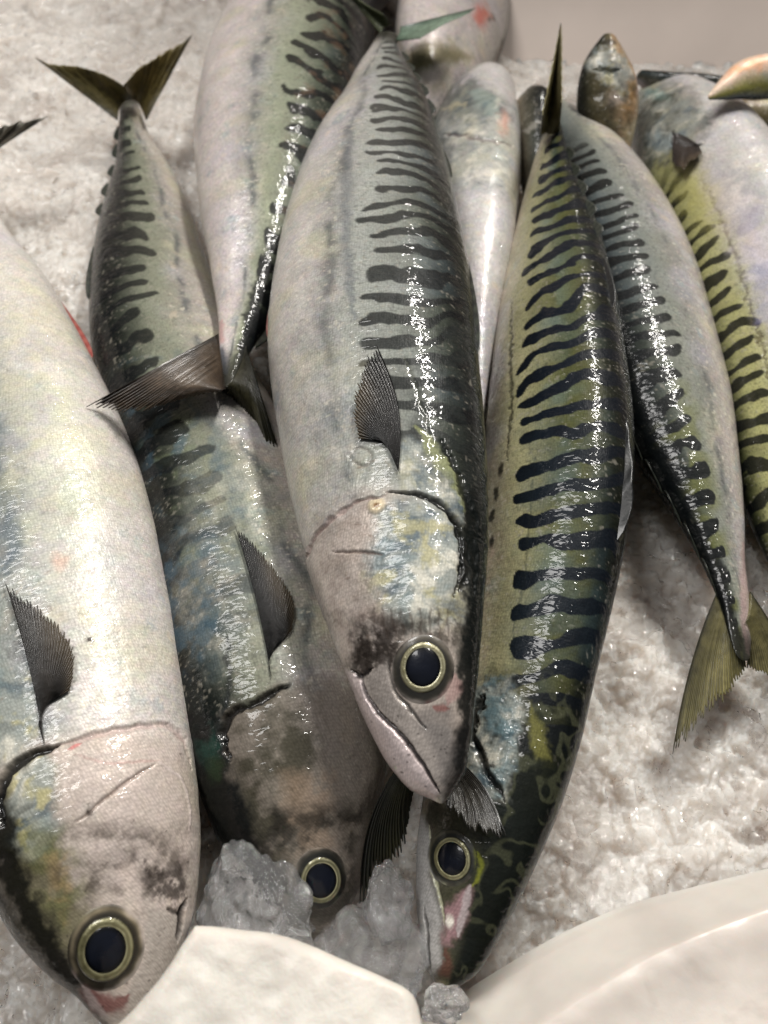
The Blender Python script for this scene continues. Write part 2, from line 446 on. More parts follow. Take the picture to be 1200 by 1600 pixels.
        sp = sm(noise3(P0, 1300, 61 + s.seed) + 0.5 * n2, 0.35, 0.7); s.mix(sp * 0.35 * (1 - 0.6 * sm(V, 90, 110)), L(30, 32, 28))
        fl = sm(noise3(P0, 1100, 67 + s.seed) + 0.4 * h2, 0.45, 0.8); s.mix(fl * 0.45, L(226, 218, 200) * (0.35 + 0.65 * be[..., None]))
        hue = np.stack([noise3(P0, 1000, 301 + q + s.seed) + 0.8 * noise3(P0, 330, 311 + q + s.seed) for q in (0, 1, 2)], -1)
        s.col = s.col * (1 + (0.015 + 0.02 * be[..., None]) * hue) * (1 + 0.10 * noise3(P0, 1700, 99)[..., None])
        s.sil = np.clip(s.sil + 0.12 * be * noise3(P0, 1500, 98), 0, 1)
        if bars is not None:
            s.bar = bars; s.mix(bars * bar_a, L(*bar)); s.sil *= (1 - 0.8 * bars)
        s.mix(sm(s.S, 0.955, 0.99) * 0.75, L(46, 46, 36))
        if blue:
            k = sm(fbm(P0, 190, 4, 12 + s.seed), 0.0, 0.4) * sm(V, 15, 45) * (1 - sm(V, 85, 110)); s.mix(k * blue, L(70, 108, 140))

    def surf(s, q):
        """surface points and normals under photo pixels q (n,2)"""
        q = np.asarray(q, float).reshape(-1, 2); m = s.near(q, 25); pp = s.px[m]; PP = s.P[m]; NN = s.N[m]
        o = np.zeros((len(q), 3)); on = np.zeros((len(q), 3))
        for a in range(0, len(q), 200):
            d = ((q[a:a + 200, None] - pp[None]) ** 2).sum(-1); k = min(8, d.shape[1] - 1); j = np.argpartition(d, k, axis=1)[:, :k]
            dd = np.take_along_axis(d, j, 1); wgt = 1 / (dd + 0.6); wgt /= wgt.sum(1)[:, None]
            dep = ((PP[j] - CAM) @ FW * wgt).sum(1)
            r = ray(q[a:a + 200]); o[a:a + 200] = CAM + r * dep[:, None]
            n = (NN[j] * wgt[..., None]).sum(1); on[a:a + 200] = n / np.linalg.norm(n, axis=1)[:, None]
        return o, on

    def build(s, label, cat='mackerel', group='mackerel heaped on the ice'):
        k = sm(s.S, 0.945, 0.985) * 0.85; s.mix(k, L(38, 38, 31)); s.sil = s.sil * (1 - k)
        s.P = s.P + s.N * s.disp[..., None]
        root = bpy.data.objects.new(s.name, None); COL.objects.link(root); root.location = s.org; root.empty_display_size = 0.02
        tag(root, label, cat, group); s.root = root
        s.col = np.clip(s.col, 0.002, 0.95)
        arc = np.abs(s.th)[None] * ((s.a + s.b) / 2)[:, None]
        uv = np.stack([np.repeat((s.s * s.length)[:, None], s.NT, 1), arc * np.sign(s.th)[None]], -1)
        s.body = grid_mesh('body', s.P, SKIN, s.col, root, s.org, wrap=True, uv=uv, silver=np.clip(s.sil, 0, 0.9))
        return root

    # ---------------- parts
    def eye(s, c, ri, rp, rs, ry=1.1, rot=0, gold=(178, 168, 112), gold2=(96, 88, 52), sock=(40, 38, 32), off=(0, 0), lid=(120, 112, 100)):
        c = np.asarray(c, float); nr, na = 30, 96
        ang = np.linspace(0, 2 * np.pi, na, endpoint=False); r = math.radians(rot)
        sc = (proj(s.surf(c[None])[0])[1][0]) / FPX
        rq = c + rs * 1.08 * np.array([[math.cos(q), ry * math.sin(q)] for q in ang]); mm = s.near(rq, 8); pp = s.px[mm]; cc_ = s.col[mm]
        skin = np.array([cc_[np.argsort(((pp - q) ** 2).sum(-1))[:12]].mean(0) for q in rq])
        N0 = s.surf(c[None])[1][0]

        def ring(rad, cc):
            x = rad[:, None] * np.cos(ang)[None]; y = rad[:, None] * np.sin(ang)[None] * ry
            return cc + np.stack([x * math.cos(r) - y * math.sin(r), x * math.sin(r) + y * math.cos(r)], -1)
        # socket
        rad = np.linspace(0.001, rs, nr); q = ring(rad, c); P, Nn = s.surf(q.reshape(-1, 2)); P = P.reshape(nr, na, 3)
        t = rad / rs; h = 0.0009 * (1 - t ** 2) ** 1.4 - 0.00025 * sm(t, 0.90, 1.0) + 0.00010
        P = P + N0 * (h * (rs * sc / 0.0085))[:, None, None]
        ns = fbm(P - s.org, 300, 3, 4)
        col = np.ones((nr, na, 3)) * L(*sock); k = np.exp(-((t - 0.86) / 0.06) ** 2)[:, None, None] * (0.35 + 0.35 * np.cos(ang + 1.9)[None, :, None] + 0.5 * ns[..., None]).clip(0, 1); col = col * (1 - k) + L(*lid) * k
        col = col * (1 + 0.35 * ns[..., None]); k = sm(t[:, None] + 0.10 * ns, 0.84, 1.0)[..., None]; col = col * (1 - k) + skin[None] * k
        e = grid_mesh('eye', P, EYE, col, s.root, s.org, wrap=True)
        cc = c + np.asarray(off, float)
        Pc = s.surf(cc[None])[0][0]; rot_t = np.cross(N0, FW); rot_t /= np.linalg.norm(rot_t)
        # iris ring, a shallow rounded band
        rad = np.linspace(rp * 0.93, ri, 14); q = ring(rad, cc); P, _ = s.surf(q.reshape(-1, 2)); P = P.reshape(14, na, 3)
        tt = (rad - rad[0]) / (rad[-1] - rad[0]); t = rad / rs
        hs = np.interp(t, np.linspace(0, 1, 50), 0.0009 * (1 - np.linspace(0, 1, 50) ** 2) ** 1.4)
        P = P + N0 * ((hs + 0.0002 + 0.00035 * np.sin(np.pi * tt) ** 0.7) * (rs * sc / 0.0085))[:, None, None]
        n = noise3(P - s.org, 900, 6)
        ns2 = fbm(P - s.org, 450, 3, 14); bl = ((np.exp(-((tt[:, None] - 0.20 - 0.10 * ns2) / 0.09) ** 2) + 0.8 * np.exp(-((tt[:, None] - 0.72 - 0.14 * ns2) / 0.12) ** 2) + 0.30) * (0.62 + 0.3 * n + 0.22 * np.cos(ang[None] * 1 + 0.6))).clip(0, 1)
        col = L(*gold2)[None, None] * (1 - bl[..., None]) + L(*gold)[None, None] * bl[..., None]
        ed = sm(tt, 0.8, 1)[:, None, None]; col = col * (1 - ed) + L(30, 28, 22) * ed
        grid_mesh('iris', P, IRIS, col, e, s.org, wrap=True)
        rad = np.linspace(0.001, rp, 16); q = ring(rad, cc); P, _ = s.surf(q.reshape(-1, 2)); P = P.reshape(16, na, 3)
        t = rad / rp; hh = 0.0009 * (1 - (rad / rs) ** 2) ** 1.4 + 0.00032 + 0.0004 * np.sqrt(np.clip(1 - t ** 2, 0, 1))
        P = P + N0 * (hh * (rs * sc / 0.0085))[:, None, None]
        n = fbm(P - s.org, 350, 2, 9)
        col = np.ones((16, na, 3)) * L(14, 17, 26) * (1 + 0.5 * n[..., None]); k = sm(t, 0.72, 0.95)[:, None, None]; col = col * (1 - k) + L(6, 7, 9) * k
        grid_mesh('pupil', P, PUPIL, col, e, s.org, wrap=True)
        return e

    def surf_fin(s, name, base, tip, rays=26, lift=(0.0008, 0.004), col=(26, 24, 22), col2=(70, 64, 46), fray=0.10, bend=0.0, steps=40, seed=0, ridge=0.00022):
        """fin lying on the skin: rays run from the base polyline to the tip polyline (photo pixels)"""
        q, A, B = fin_grid(base, tip, rays, steps, fray, seed, bend)
        P, N = s.surf(q.reshape(-1, 2)); P = P.reshape(q.shape[:2] + (3,)); N = N.reshape(P.shape)
        t = np.linspace(0, 1, steps)[None]
        h = lift[0] + (lift[1] - lift[0]) * t ** 1.3 * np.sin(np.pi * np.clip(A * 0.9 + 0.08, 0, 1)) ** 0.6 + ridge * np.cos(2 * np.pi * B)
        P = P + N * h[..., None]
        c = fin_col(P - s.org, A, B, t, col, col2, seed); k = (sm(t, 0.55, 1.05) * sm(A, 0.15, 0.5) * 0.35)[..., None]; c = c * (1 - k) + L(104, 88, 62) * k
        return solid_fin(name, P, N, c, s.root, s.org)

    def ridge(s, name, s0, s1, h, side=0, lean=0.0, col=(24, 28, 26), col2=(50, 54, 44), n=26, m=8, sweep=0.5, base_in=0.001, tilt=0.0, wavy=0.0):
        """fin or finlet standing on the dorsal (side 0) or ventral (side 180) line"""
        u = np.linspace(s0, s1, n); th = math.radians(side)
        c = np.stack([np.interp(u, s.s, s.c3[:, i]) for i in range(3)], -1)
        D = np.stack([np.interp(u, s.s, s.Dd[:, i]) for i in range(3)], -1); Nn = np.stack([np.interp(u, s.s, s.Nn[:, i]) for i in range(3)], -1)
        T = np.stack([np.interp(u, s.s, s.T[:, i]) for i in range(3)], -1)
        a = np.interp(u, s.s, s.a); b = np.interp(u, s.s, s.b)
        Bp = c + a[:, None] * math.cos(th) * D + b[:, None] * math.sin(th) * Nn
        out = D * math.cos(th) + Nn * math.sin(th); tt = math.radians(tilt); out = out * math.cos(tt) + Nn * math.sin(tt)
        out /= np.linalg.norm(out, axis=1)[:, None]
        w_ = np.linspace(0, 1, n); prof = h * (np.sin(np.pi * w_ ** 0.6) ** 0.8 * (1 - 0.3 * w_))
        g = np.linspace(0, 1, m)
        P = Bp[:, None] - out[:, None] * base_in + out[:, None] * ((prof[:, None] + base_in) * g[None])[..., None] + T[:, None] * (sweep * h * g[None] ** 1.2 * w_[:, None] ** 0.5)[..., None]
        if wavy: P = P + Nn[:, None] * (wavy * np.sin(w_ * 19)[:, None] * g[None])[..., None]
        N = np.cross(T, out); N = np.repeat(N[:, None], m, 1)
        k = (0.5 + 0.5 * np.cos(w_ * n * 1.7))[:, None, None] * np.ones((n, m, 1))
        c_ = L(*col) * (1 - k) + L(*col2) * k
        return solid_fin(name, P, N, c_, s.root, s.org, th=0.0003)


def fin_grid(base, tip, rays, steps, fray, seed, bend=0.0, mid=None):
    r = np.random.default_rng(seed + 5); n = rays * 6 + 1
    a = np.linspace(0, 1, n); b = catmull(base, a) if len(base) > 1 else np.repeat(np.asarray(base, float), n, 0)
    e = catmull(tip, a)
    B = (a * rays) % 1.0
    k = np.abs(((B + 0.5) % 1.0) - 0.5) * 2       # 0 on a ray, 1 between rays
    k[0] = 0; k[-1] = 0
    rl = r.uniform(-1, 0.35, rays + 1); rlen = np.interp(a * rays, np.arange(rays + 1), rl)
    ln = 1 + fray * (rlen * 0.7 - k ** 2 * r.uniform(0.5, 1.3, rays + 1)[np.clip(np.round(a * rays).astype(int), 0, rays)])
    ln[0] = 1; ln[-1] = 1
    t = np.linspace(0, 1, steps)
    tt = t[None] * ln[:, None]
    q = b[:, None] * (1 - tt[..., None]) + e[:, None] * tt[..., None]
    d = e - b; nrm = np.stack([-d[:, 1], d[:, 0]], -1)
    bd = bend if np.isscalar(bend) else (bend[0] * (1 - a) + bend[1] * a)[:, None]
    q = q + nrm[:, None] * (bd * np.sin(np.pi * np.clip(tt, 0, 1)) * 1.0)[..., None]
    if mid is not None:
        pass
    A = np.repeat(a[:, None], steps, 1); Bq = np.repeat(B[:, None], steps, 1)
    return q, A, Bq


def fin_col(P0, A, B, t, col, col2, seed):
    k = 0.5 + 0.5 * np.cos(2 * np.pi * B); n = fbm(P0, 200, 3, seed + 3); n = np.clip(0.45 + 0.35 * n + 0.35 * (np.sin(np.pi * A) - 0.6) + 0 * t, 0, 1)
    c = L(*col)[None, None] * (1 - n[..., None]) + L(*col2)[None, None] * n[..., None]
    c = c * (1.25 - 0.75 * k[..., None]) * (1 + 0.35 * noise3(P0, 900, 2)[..., None])
    return np.clip(c, 0.002, 1)


def solid_fin(name, P, N, c, parent, org, th=0.00035):
    nrm = N / (np.linalg.norm(N, axis=-1)[..., None] + 1e-9) * th
    Q = np.concatenate([P, (P - nrm)[:, ::-1]], 1); C = np.concatenate([c, c[:, ::-1]], 1)
    return grid_mesh(name, Q, FIN, C, parent, org, wrap=True)


def plane_fin(f, name, base, tip, zb, zt, rays=24, steps=40, fray=0.08, col=(52, 50, 34), col2=(96, 92, 56), bend=0.0, seed=0, ridge=0.0003, tipcol=None, cup=0.0):
    """caudal lobe: base and tip polylines in photo pixels with a height at base and tip"""
    q, A, B = fin_grid(base, tip, rays, steps, fray, seed, bend)
    t = np.linspace(0, 1, steps)[None] * np.ones_like(A)
    zt_ = zt if np.isscalar(zt) else np.interp(A, np.linspace(0, 1, len(zt)), zt)
    z = zb * (1 - t) + zt_ * t + cup * np.sin(np.pi * t)
    P = at(q, z)
    gs = np.gradient(P, axis=0); gt = np.gradient(P, axis=1); N = np.cross(gs, gt); N /= np.linalg.norm(N, axis=-1)[..., None] + 1e-12
    N *= np.sign(((CAM - P) * N).sum(-1))[..., None]
    P = P + N * (ridge * np.cos(2 * np.pi * B) * (1 - 0.4 * t))[..., None]
    c = fin_col(P - f.org, A, B, t, col, col2, seed)
    if tipcol is not None:
        k = (sm(t, 0.6, 1.0) * 0.6)[..., None]; c = c * (1 - k) + L(*tipcol) * k
    ed = (1 - sm(np.minimum(A * 1.0, 1.0), 0.0, 0.10))[..., None] * 0.6; c = c * (1 - ed) + L(22, 22, 18) * ed
    return solid_fin(name, P, N, c, f.root, f.org)


def finlets(f, ss, h=0.004, ln=0.022, side=0, **kw):
    for q in ss:
        f.ridge('finlet', q, q + ln, h, side, n=12, m=6, sweep=1.2, **kw)


# ------------------------------------------------------------------ the ice bed, box and foreground
def hash2(ix, iy, k):
    n = (ix * 73856093) ^ (iy * 19349663) ^ (k * 83492791); return _tab[(n ^ (n >> 13)) & 65535]


def shards(x, y, cell, seed, tilt=0.6):
    """height of tilted random facets (crushed ice): returns height and edge distance"""
    X = x / cell; Y = y / cell; ix = np.floor(X).astype(np.int64); iy = np.floor(Y).astype(np.int64)
    b1 = np.full(X.shape, 9.0); b2 = np.full(X.shape, 9.0); h = np.zeros(X.shape)
    for dx in (-1, 0, 1):
        for dy in (-1, 0, 1):
            cx = ix + dx; cy = iy + dy
            px = cx + hash2(cx, cy, seed); py = cy + hash2(cx, cy, seed + 1)
            rx = X - px; ry = Y - py; d = np.hypot(rx, ry)
            hh = (hash2(cx, cy, seed + 2) - 0.5) + tilt * (rx * (hash2(cx, cy, seed + 3) - 0.5) + ry * (hash2(cx, cy, seed + 4) - 0.5)) * 2
            n = d < b1
            b2 = np.where(n, b1, np.minimum(b2, d)); h = np.where(n, hh, h); b1 = np.where(n, d, b1)
    return h * cell, (b2 - b1)


def ice_material():
    m, nt, b, N, K = new_mat('crushed_ice')
    tc = N('ShaderNodeTexCoord')
    n1 = N('ShaderNodeTexNoise'); n1.inputs['Scale'].default_value = 45; n1.inputs['Detail'].default_value = 5; K(tc.outputs['Object'], n1.inputs['Vector'])
    cr = N('ShaderNodeValToRGB'); cr.color_ramp.elements[0].position = 0.30; cr.color_ramp.elements[0].color = (0.46, 0.41, 0.365, 1)
    cr.color_ramp.elements[1].position = 0.68; cr.color_ramp.elements[1].color = (0.67, 0.63, 0.58, 1)
    K(n1.outputs[0], cr.inputs[0]); K(cr.outputs[0], b.inputs['Base Color'])
    n2 = N('ShaderNodeTexNoise'); n2.inputs['Scale'].default_value = 260; n2.inputs['Detail'].default_value = 6; n2.inputs['Roughness'].default_value = 0.62; K(tc.outputs['Object'], n2.inputs['Vector'])
    v = N('ShaderNodeTexVoronoi'); v.inputs['Scale'].default_value = 520; K(tc.outputs['Object'], v.inputs['Vector'])
    b1 = N('ShaderNodeBump'); b1.inputs['Strength'].default_value = 0.7; b1.inputs['Distance'].default_value = 0.0014; K(n2.outputs[0], b1.inputs['Height'])
    b2 = N('ShaderNodeBump'); b2.inputs['Strength'].default_value = 0.5; b2.inputs['Distance'].default_value = 0.0008; K(v.outputs['Distance'], b2.inputs['Height']); K(b1.outputs[0], b2.inputs['Normal'])
    K(b2.outputs[0], b.inputs['Normal'])
    setp(b, Roughness=0.22, IOR=1.31, Subsurface_Weight=1.0, Subsurface_Scale=0.018, Coat_Weight=1.0, Coat_Roughness=0.035)
    b.inputs['Subsurface Radius'].default_value = (1.0, 0.85, 0.75)
    n4 = N('ShaderNodeTexNoise'); n4.inputs['Scale'].default_value = 1100; n4.inputs['Detail'].default_value = 3; K(tc.outputs['Object'], n4.inputs['Vector'])
    b4 = N('ShaderNodeBump'); b4.inputs['Strength'].default_value = 1.0; b4.inputs['Distance'].default_value = 0.0011; K(n4.outputs[0], b4.inputs['Height']); K(b1.outputs[0], b4.inputs['Normal'])
    K(facet_normal(nt, 560, 0.8, tc.outputs['Object'], base=b1.outputs[0]), b.inputs['Coat Normal']); setp(b, Coat_IOR=1.7)
    return m


def lump_material():
    m, nt, b, N, K = new_mat('clear_wet_ice')
    tc = N('ShaderNodeTexCoord')
    n2 = N('ShaderNodeTexNoise'); n2.inputs['Scale'].default_value = 330; n2.inputs['Detail'].default_value = 6; K(tc.outputs['Object'], n2.inputs['Vector'])
    b1 = N('ShaderNodeBump'); b1.inputs['Strength'].default_value = 0.9; b1.inputs['Distance'].default_value = 0.0018; K(n2.outputs[0], b1.inputs['Height'])
    K(b1.outputs[0], b.inputs['Normal'])
    K(facet_normal(nt, 700, 1.0, tc.outputs['Object'], base=b1.outputs[0]), b.inputs['Coat Normal'])
    setp(b, Base_Color=(0.97, 0.97, 0.98, 1), Roughness=0.07, IOR=1.31, Transmission_Weight=0.93, Coat_Weight=1.0, Coat_Roughness=0.03)
    return m


ICE = ice_material(); LUMP = lump_material()


def ice_bed():
    n = 1150
    yy = np.linspace(0, 1, n) ** 1.25 * 0.86 - 0.05
    u = np.linspace(-1, 1, n)
    Y = np.repeat(yy[:, None], n, 1); X = u[None] * (0.20 + 0.72 * np.clip(Y, 0, 1))
    Q = np.stack([X, Y, np.zeros_like(X)], -1)
    wx = X + 0.004 * noise3(Q, 120, 1); wy = Y + 0.004 * noise3(Q, 120, 2)
    h1, e1 = shards(wx, wy, 0.022, 100, 0.9); h2, e2 = shards(wx, wy, 0.0085, 200, 0.9); h3, e3 = shards(wx + 0.001 * noise3(Q, 500, 3), wy, 0.0032, 300, 0.8)
    d1 = np.sqrt(np.clip(e1, 0, 0.6)) * 0.022; d2 = np.sqrt(np.clip(e2, 0, 0.5)) * 0.0085; d3 = np.sqrt(np.clip(e3, 0, 0.45)) * 0.0032
    m2 = 0.35 + 0.65 * sm(noise3(Q, 34, 4), -0.4, 0.4); m3 = sm(noise3(Q, 50, 6), -0.5, 0.3)
    h = 0.10 * h1 + 0.08 * d1 + (0.16 * h2 + 0.20 * d2) * m2 + (0.34 * h3 + 0.45 * d3) * m3
    h = h + 0.006 * fbm(Q, 14, 3, 9) + 0.0018 * fbm(Q, 90, 4, 8) + 0.0005 * fbm(Q, 420, 3, 10)
    t1 = fbm(Q, 42, 4, 51); t2 = fbm(Q, 75, 4, 52); t3 = fbm(Q, 150, 3, 53)
    h = 0.62 * h + 0.0016 * sm(t1, 0.0, 0.07) + 0.0010 * sm(t2, 0.06, 0.12) + 0.0006 * sm(t3, 0.05, 0.12)
    # melted, smoother hollows
    # the heap climbs to the far left corner
    h = h + 0.05 * sm(Y, 0.52, 0.72) * sm(-X, -0.04, 0.12) + 0.012 * sm(-X, 0.02, 0.2)
    h = h + 0.020 * np.exp(-((X - 0.035) / 0.05) ** 2 - ((Y - 0.47) / 0.05) ** 2)
    h = h - 0.012 * np.exp(-((X - 0.05) / 0.03) ** 2 - ((Y - 0.30) / 0.05) ** 2)
    Q[..., 2] = h - 0.007
    o = grid_mesh('ice_bed', Q, ICE)
    tag(o, kind='structure')
    return o


ice_bed()


def simple_mat(name, color, rough=0.5, sss=0.0, n_scale=30, var=0.1, bump=0.1, bscale=400, coat=0.0, spots=None):
    m, nt, b, N, K = new_mat(name)
    tc = N('ShaderNodeTexCoord'); n1 = N('ShaderNodeTexNoise'); n1.inputs['Scale'].default_value = n_scale; n1.inputs['Detail'].default_value = 5; K(tc.outputs['Object'], n1.inputs['Vector'])
    cr = N('ShaderNodeValToRGB'); c = np.array(color)
    cr.color_ramp.elements[0].position = 0.3; cr.color_ramp.elements[0].color = (*(c * (1 - var)), 1)
    cr.color_ramp.elements[1].position = 0.62; cr.color_ramp.elements[1].color = (*np.minimum(c * (1 + var * 0.4), 0.9), 1)
    K(n1.outputs[0], cr.inputs[0])
    if spots:     # greyish brown smears and scuffs
        mpp = N('ShaderNodeMapping'); mpp.inputs['Scale'].default_value = (1, 2.2, 1); mpp.inputs['Rotation'].default_value = (0, 0, 0.5); K(tc.outputs['Object'], mpp.inputs[0])
        n9 = N('ShaderNodeTexNoise'); n9.inputs['Scale'].default_value = spots; n9.inputs['Detail'].default_value = 7; n9.inputs['Distortion'].default_value = 0.6; K(mpp.outputs[0], n9.inputs['Vector'])
        r9 = N('ShaderNodeMapRange'); r9.inputs['From Min'].default_value = 0.60; r9.inputs['From Max'].default_value = 0.74; r9.inputs['To Max'].default_value = 0.45; K(n9.outputs[0], r9.inputs[0])
        mx = N('ShaderNodeMix'); mx.data_type = 'RGBA'; K(r9.outputs[0], mx.inputs['Factor']); K(cr.outputs[0], mx.inputs['A']); mx.inputs['B'].default_value = (0.28, 0.24, 0.20, 1); K(mx.outputs['Result'], b.inputs['Base Color'])
    else:
        K(cr.outputs[0], b.inputs['Base Color'])
    n2 = N('ShaderNodeTexNoise'); n2.inputs['Scale'].default_value = bscale; n2.inputs['Detail'].default_value = 4; K(tc.outputs['Object'], n2.inputs['Vector'])
    bp = N('ShaderNodeBump'); bp.inputs['Strength'].default_value = bump; bp.inputs['Distance'].default_value = 0.001; K(n2.outputs[0], bp.inputs['Height']); K(bp.outputs[0], b.inputs['Normal'])
    setp(b, Roughness=rough, Subsurface_Weight=sss, Subsurface_Scale=0.01, Coat_Weight=coat, Coat_Roughness=0.2)
    return m


WALL = simple_mat('fish_box_plastic', (0.68, 0.585, 0.52), 0.35, 0.0, 9, 0.14, 0.1, 60, 0.3)
FOAM = simple_mat('white_foam', (0.62, 0.585, 0.525), 0.6, 0.2, 48, 0.18, 0.25, 700, 0.1, spots=55)
SHEET = simple_mat('wet_white_plastic', (0.56, 0.50, 0.45), 0.45, 0.25, 38, 0.16, 0.2, 160, 0.2, spots=38)

# far wall of the fish box with its rounded inner corner
u = np.linspace(-0.75, 0.95, 120); prof = [(0.0, -0.03), (0.0, 0.02)] 
vv = np.linspace(0, 1, 60)
WX = np.repeat(u[:, None], 60, 1); Z = np.repeat((vv * 0.42 - 0.03)[None], 120, 0)
WY = 0.545 + 0.30 * sm(-WX, -0.06, 0.12) + 0.05 * (1 - sm(Z, -0.03, 0.05)) * -1.0 + 0.10 * Z - 0.25 * sm(WX, 0.40, 0.95) + 0.006 * np.sin(WX * 9)
inner = np.stack([WX, WY, Z], -1); outer = inner + np.array([0, 0.02, 0])
box = bpy.data.objects.new('fish_box', None); COL.objects.link(box); box.location = (0.1, 0.55, 0)
tag(box, 'smooth pinkish beige wall of the fish box behind the ice', 'box')
grid_mesh('wall', np.concatenate([inner, outer[:, ::-1]], 1), WALL, None, box, (0.1, 0.55, 0), wrap=True)


def slab(name, outline, z, zlow, mat, rnd=0.0022, tiltv=(0, 0), lump=0.0006, seed=0):
    pts = np.asarray(outline + outline[:1], float); o = catmull(pts, 260)[:-1]
    W = at(o, z); c = W.mean(0)
    rows = []
    for k in np.linspace(0.0, 1.0, 36):
        R = c + (W - c) * k; rows.append(R)
    d = W - c; dn = d / np.linalg.norm(d, axis=1)[:, None]
    body = [r_ - dn * rnd * min(1, i / 6) for i, r_ in enumerate(rows)]
    for a in np.linspace(0, math.pi / 2, 8)[1:]:
        body.append(W - dn * rnd * (1 - math.sin(a)) - np.array([0, 0, 1]) * rnd * (1 - math.cos(a)))
    for q in np.linspace(0, 1, 14)[1:]:
        body.append(W - np.array([0, 0, 1]) * (rnd + (z - zlow - rnd) * q))
    P = np.stack(body, 0); P[..., 2] += lump * fbm(P, 60, 3, seed) * 2 + lump * 0.4 * noise3(P, 300, seed + 1)
    P[..., :2] += 0.0006 * np.stack([noise3(P, 90, seed + 4), noise3(P, 90, seed + 5)], -1)
    P[..., 2] += (P[..., 0] - c[0]) * tiltv[0] + (P[..., 1] - c[1]) * tiltv[1]
    return grid_mesh(name, P, mat, None, None, tuple(c * [1, 1, 0]), wrap=True)


o = slab('foam_slab', [(300, 1441), (335, 1442), (400, 1453), (470, 1472), (540, 1500), (600, 1525), (645, 1550), (660, 1600), (680, 1720), (400, 1760), (60, 1740), (150, 1630), (200, 1578), (245, 1525), (280, 1470)], 0.058, -0.005, FOAM, 0.0030, lump=0.0008, seed=31)
tag(o, 'cream white slab with a rounded corner in the left foreground, covering the big fish snout', 'slab')

# creased white plastic sheet along the near right edge
bx = np.array([[560, 1640], [640, 1602], (700, 1566), (780, 1515), (880, 1458), (980, 1415), (1080, 1388), (1200, 1358), (1330, 1325)], float)
cr_ = np.array([[640, 1760], [740, 1680], (800, 1632), (850, 1600), (930, 1548), (1025, 1492), (1110, 1455), (1200, 1422), (1330, 1380)], float)
nb = np.array([[700, 1990], [800, 1950], (860, 1920), (920, 1890), (990, 1860), (1080, 1830), (1160, 1800), (1250, 1770), (1370, 1740)], float)
ns = 240; B0 = catmull(bx, ns); C0 = catmull(cr_, ns); D0 = catmull(nb, ns)
rows = []
for t in np.linspace(0, 1, 60):
    q = B0 * (1 - t) + C0 * t; rows.append(at(q, 0.002 + 0.016 * t + 0.0015 * sm(t, 0.0, 0.05)))
for t in np.linspace(0, 1, 80)[1:]:
    q = C0 * (1 - t) + D0 * t; rows.append(at(q, 0.0195 - 0.002 * sm(t, 0, 0.3) + 0.003 * t))
P = np.stack(rows, 0)
_k = np.ones(17) / 17; P[..., 2] = np.apply_along_axis(lambda z: np.convolve(np.pad(z, 8, mode='edge'), _k, mode='valid'), 0, P[..., 2])
P[..., 2] += 0.0022 * fbm(P, 22, 3, 5) + 0.0003 * fbm(P, 150, 2, 6)
Pl = P.copy(); Pl[..., 2] -= 0.0022; Pl[0] = P[0] - [0, 0, 0.0022]
o = grid_mesh('plastic_sheet', np.concatenate([P, Pl[::-1]], 0), SHEET)
tag(o, 'creased wet white plastic sheet folded over the ice in the right foreground', 'plastic sheet')


def lump(name, c, rx, ry, rz, z, label, seed, rot=0, top=0.0):
    import bmesh
    bm = bmesh.new(); bmesh.ops.create_icosphere(bm, subdivisions=6, radius=1.0)
    V = np.array([v.co[:] for v in bm.verts]); P0 = at(np.array([c], float), z)[0]; dep = proj(P0[None])[1][0]; k = dep / FPX
    R = V / np.linalg.norm(V, axis=1)[:, None]
    h1 = fbm(R + seed, 1.7, 2, seed); h = 0.9 + 0.34 * h1 + 0.14 * fbm(R + seed, 4, 2, seed + 2) + 0.030 * noise3(R + seed, 13, seed + 5) + 0.010 * noise3(R + seed, 32, seed + 6)
    Q = R * h[:, None]; Q[:, 0] *= (1 - top * np.clip(Q[:, 1], -0.5, 1))
    Q = Q * np.array([rx * k, ry * k / math.cos(0.15), rz * k])
    a = math.radians(rot); Q[:, :2] = Q[:, :2] @ np.array([[math.cos(a), math.sin(a)], [-math.sin(a), math.cos(a)]])
    me = bpy.data.meshes.new(name)
    for v, q in zip(bm.verts, Q): v.co = q
    bm.to_mesh(me); bm.free()
    me.polygons.foreach_set('use_smooth', [True] * len(me.polygons)); me.materials.append(LUMP)
    o = bpy.data.objects.new(name, me); COL.objects.link(o); o.location = P0
    tag(o, label, 'ice chunk', 'loose ice chunks among the fish heads')


lump('ice_chunk', (402, 1412), 88, 118, 60, 0.020, 'large clear grey ice chunk beside the half hidden eye, behind the cream slab', 3, 8, 0.35)
lump('ice_chunk', (608, 1410), 42, 62, 36, 0.022, 'small rough ice chunk under the frayed dark tail lobe', 9, 0, 0.1)
lump('ice_chunk', (582, 1498), 88, 84, 55, 0.014, 'wide wet ice chunk touching the right end of the cream slab', 14)
lump('ice_chunk', (694, 1572), 38, 30, 26, 0.020, 'little frosty ice lump under the snout of the striped fish', 21)
lump('ice_chunk', (1128, 190), 34, 22, 26, 0.030, 'blurred white ice chunk between the fish at the top right', 27)

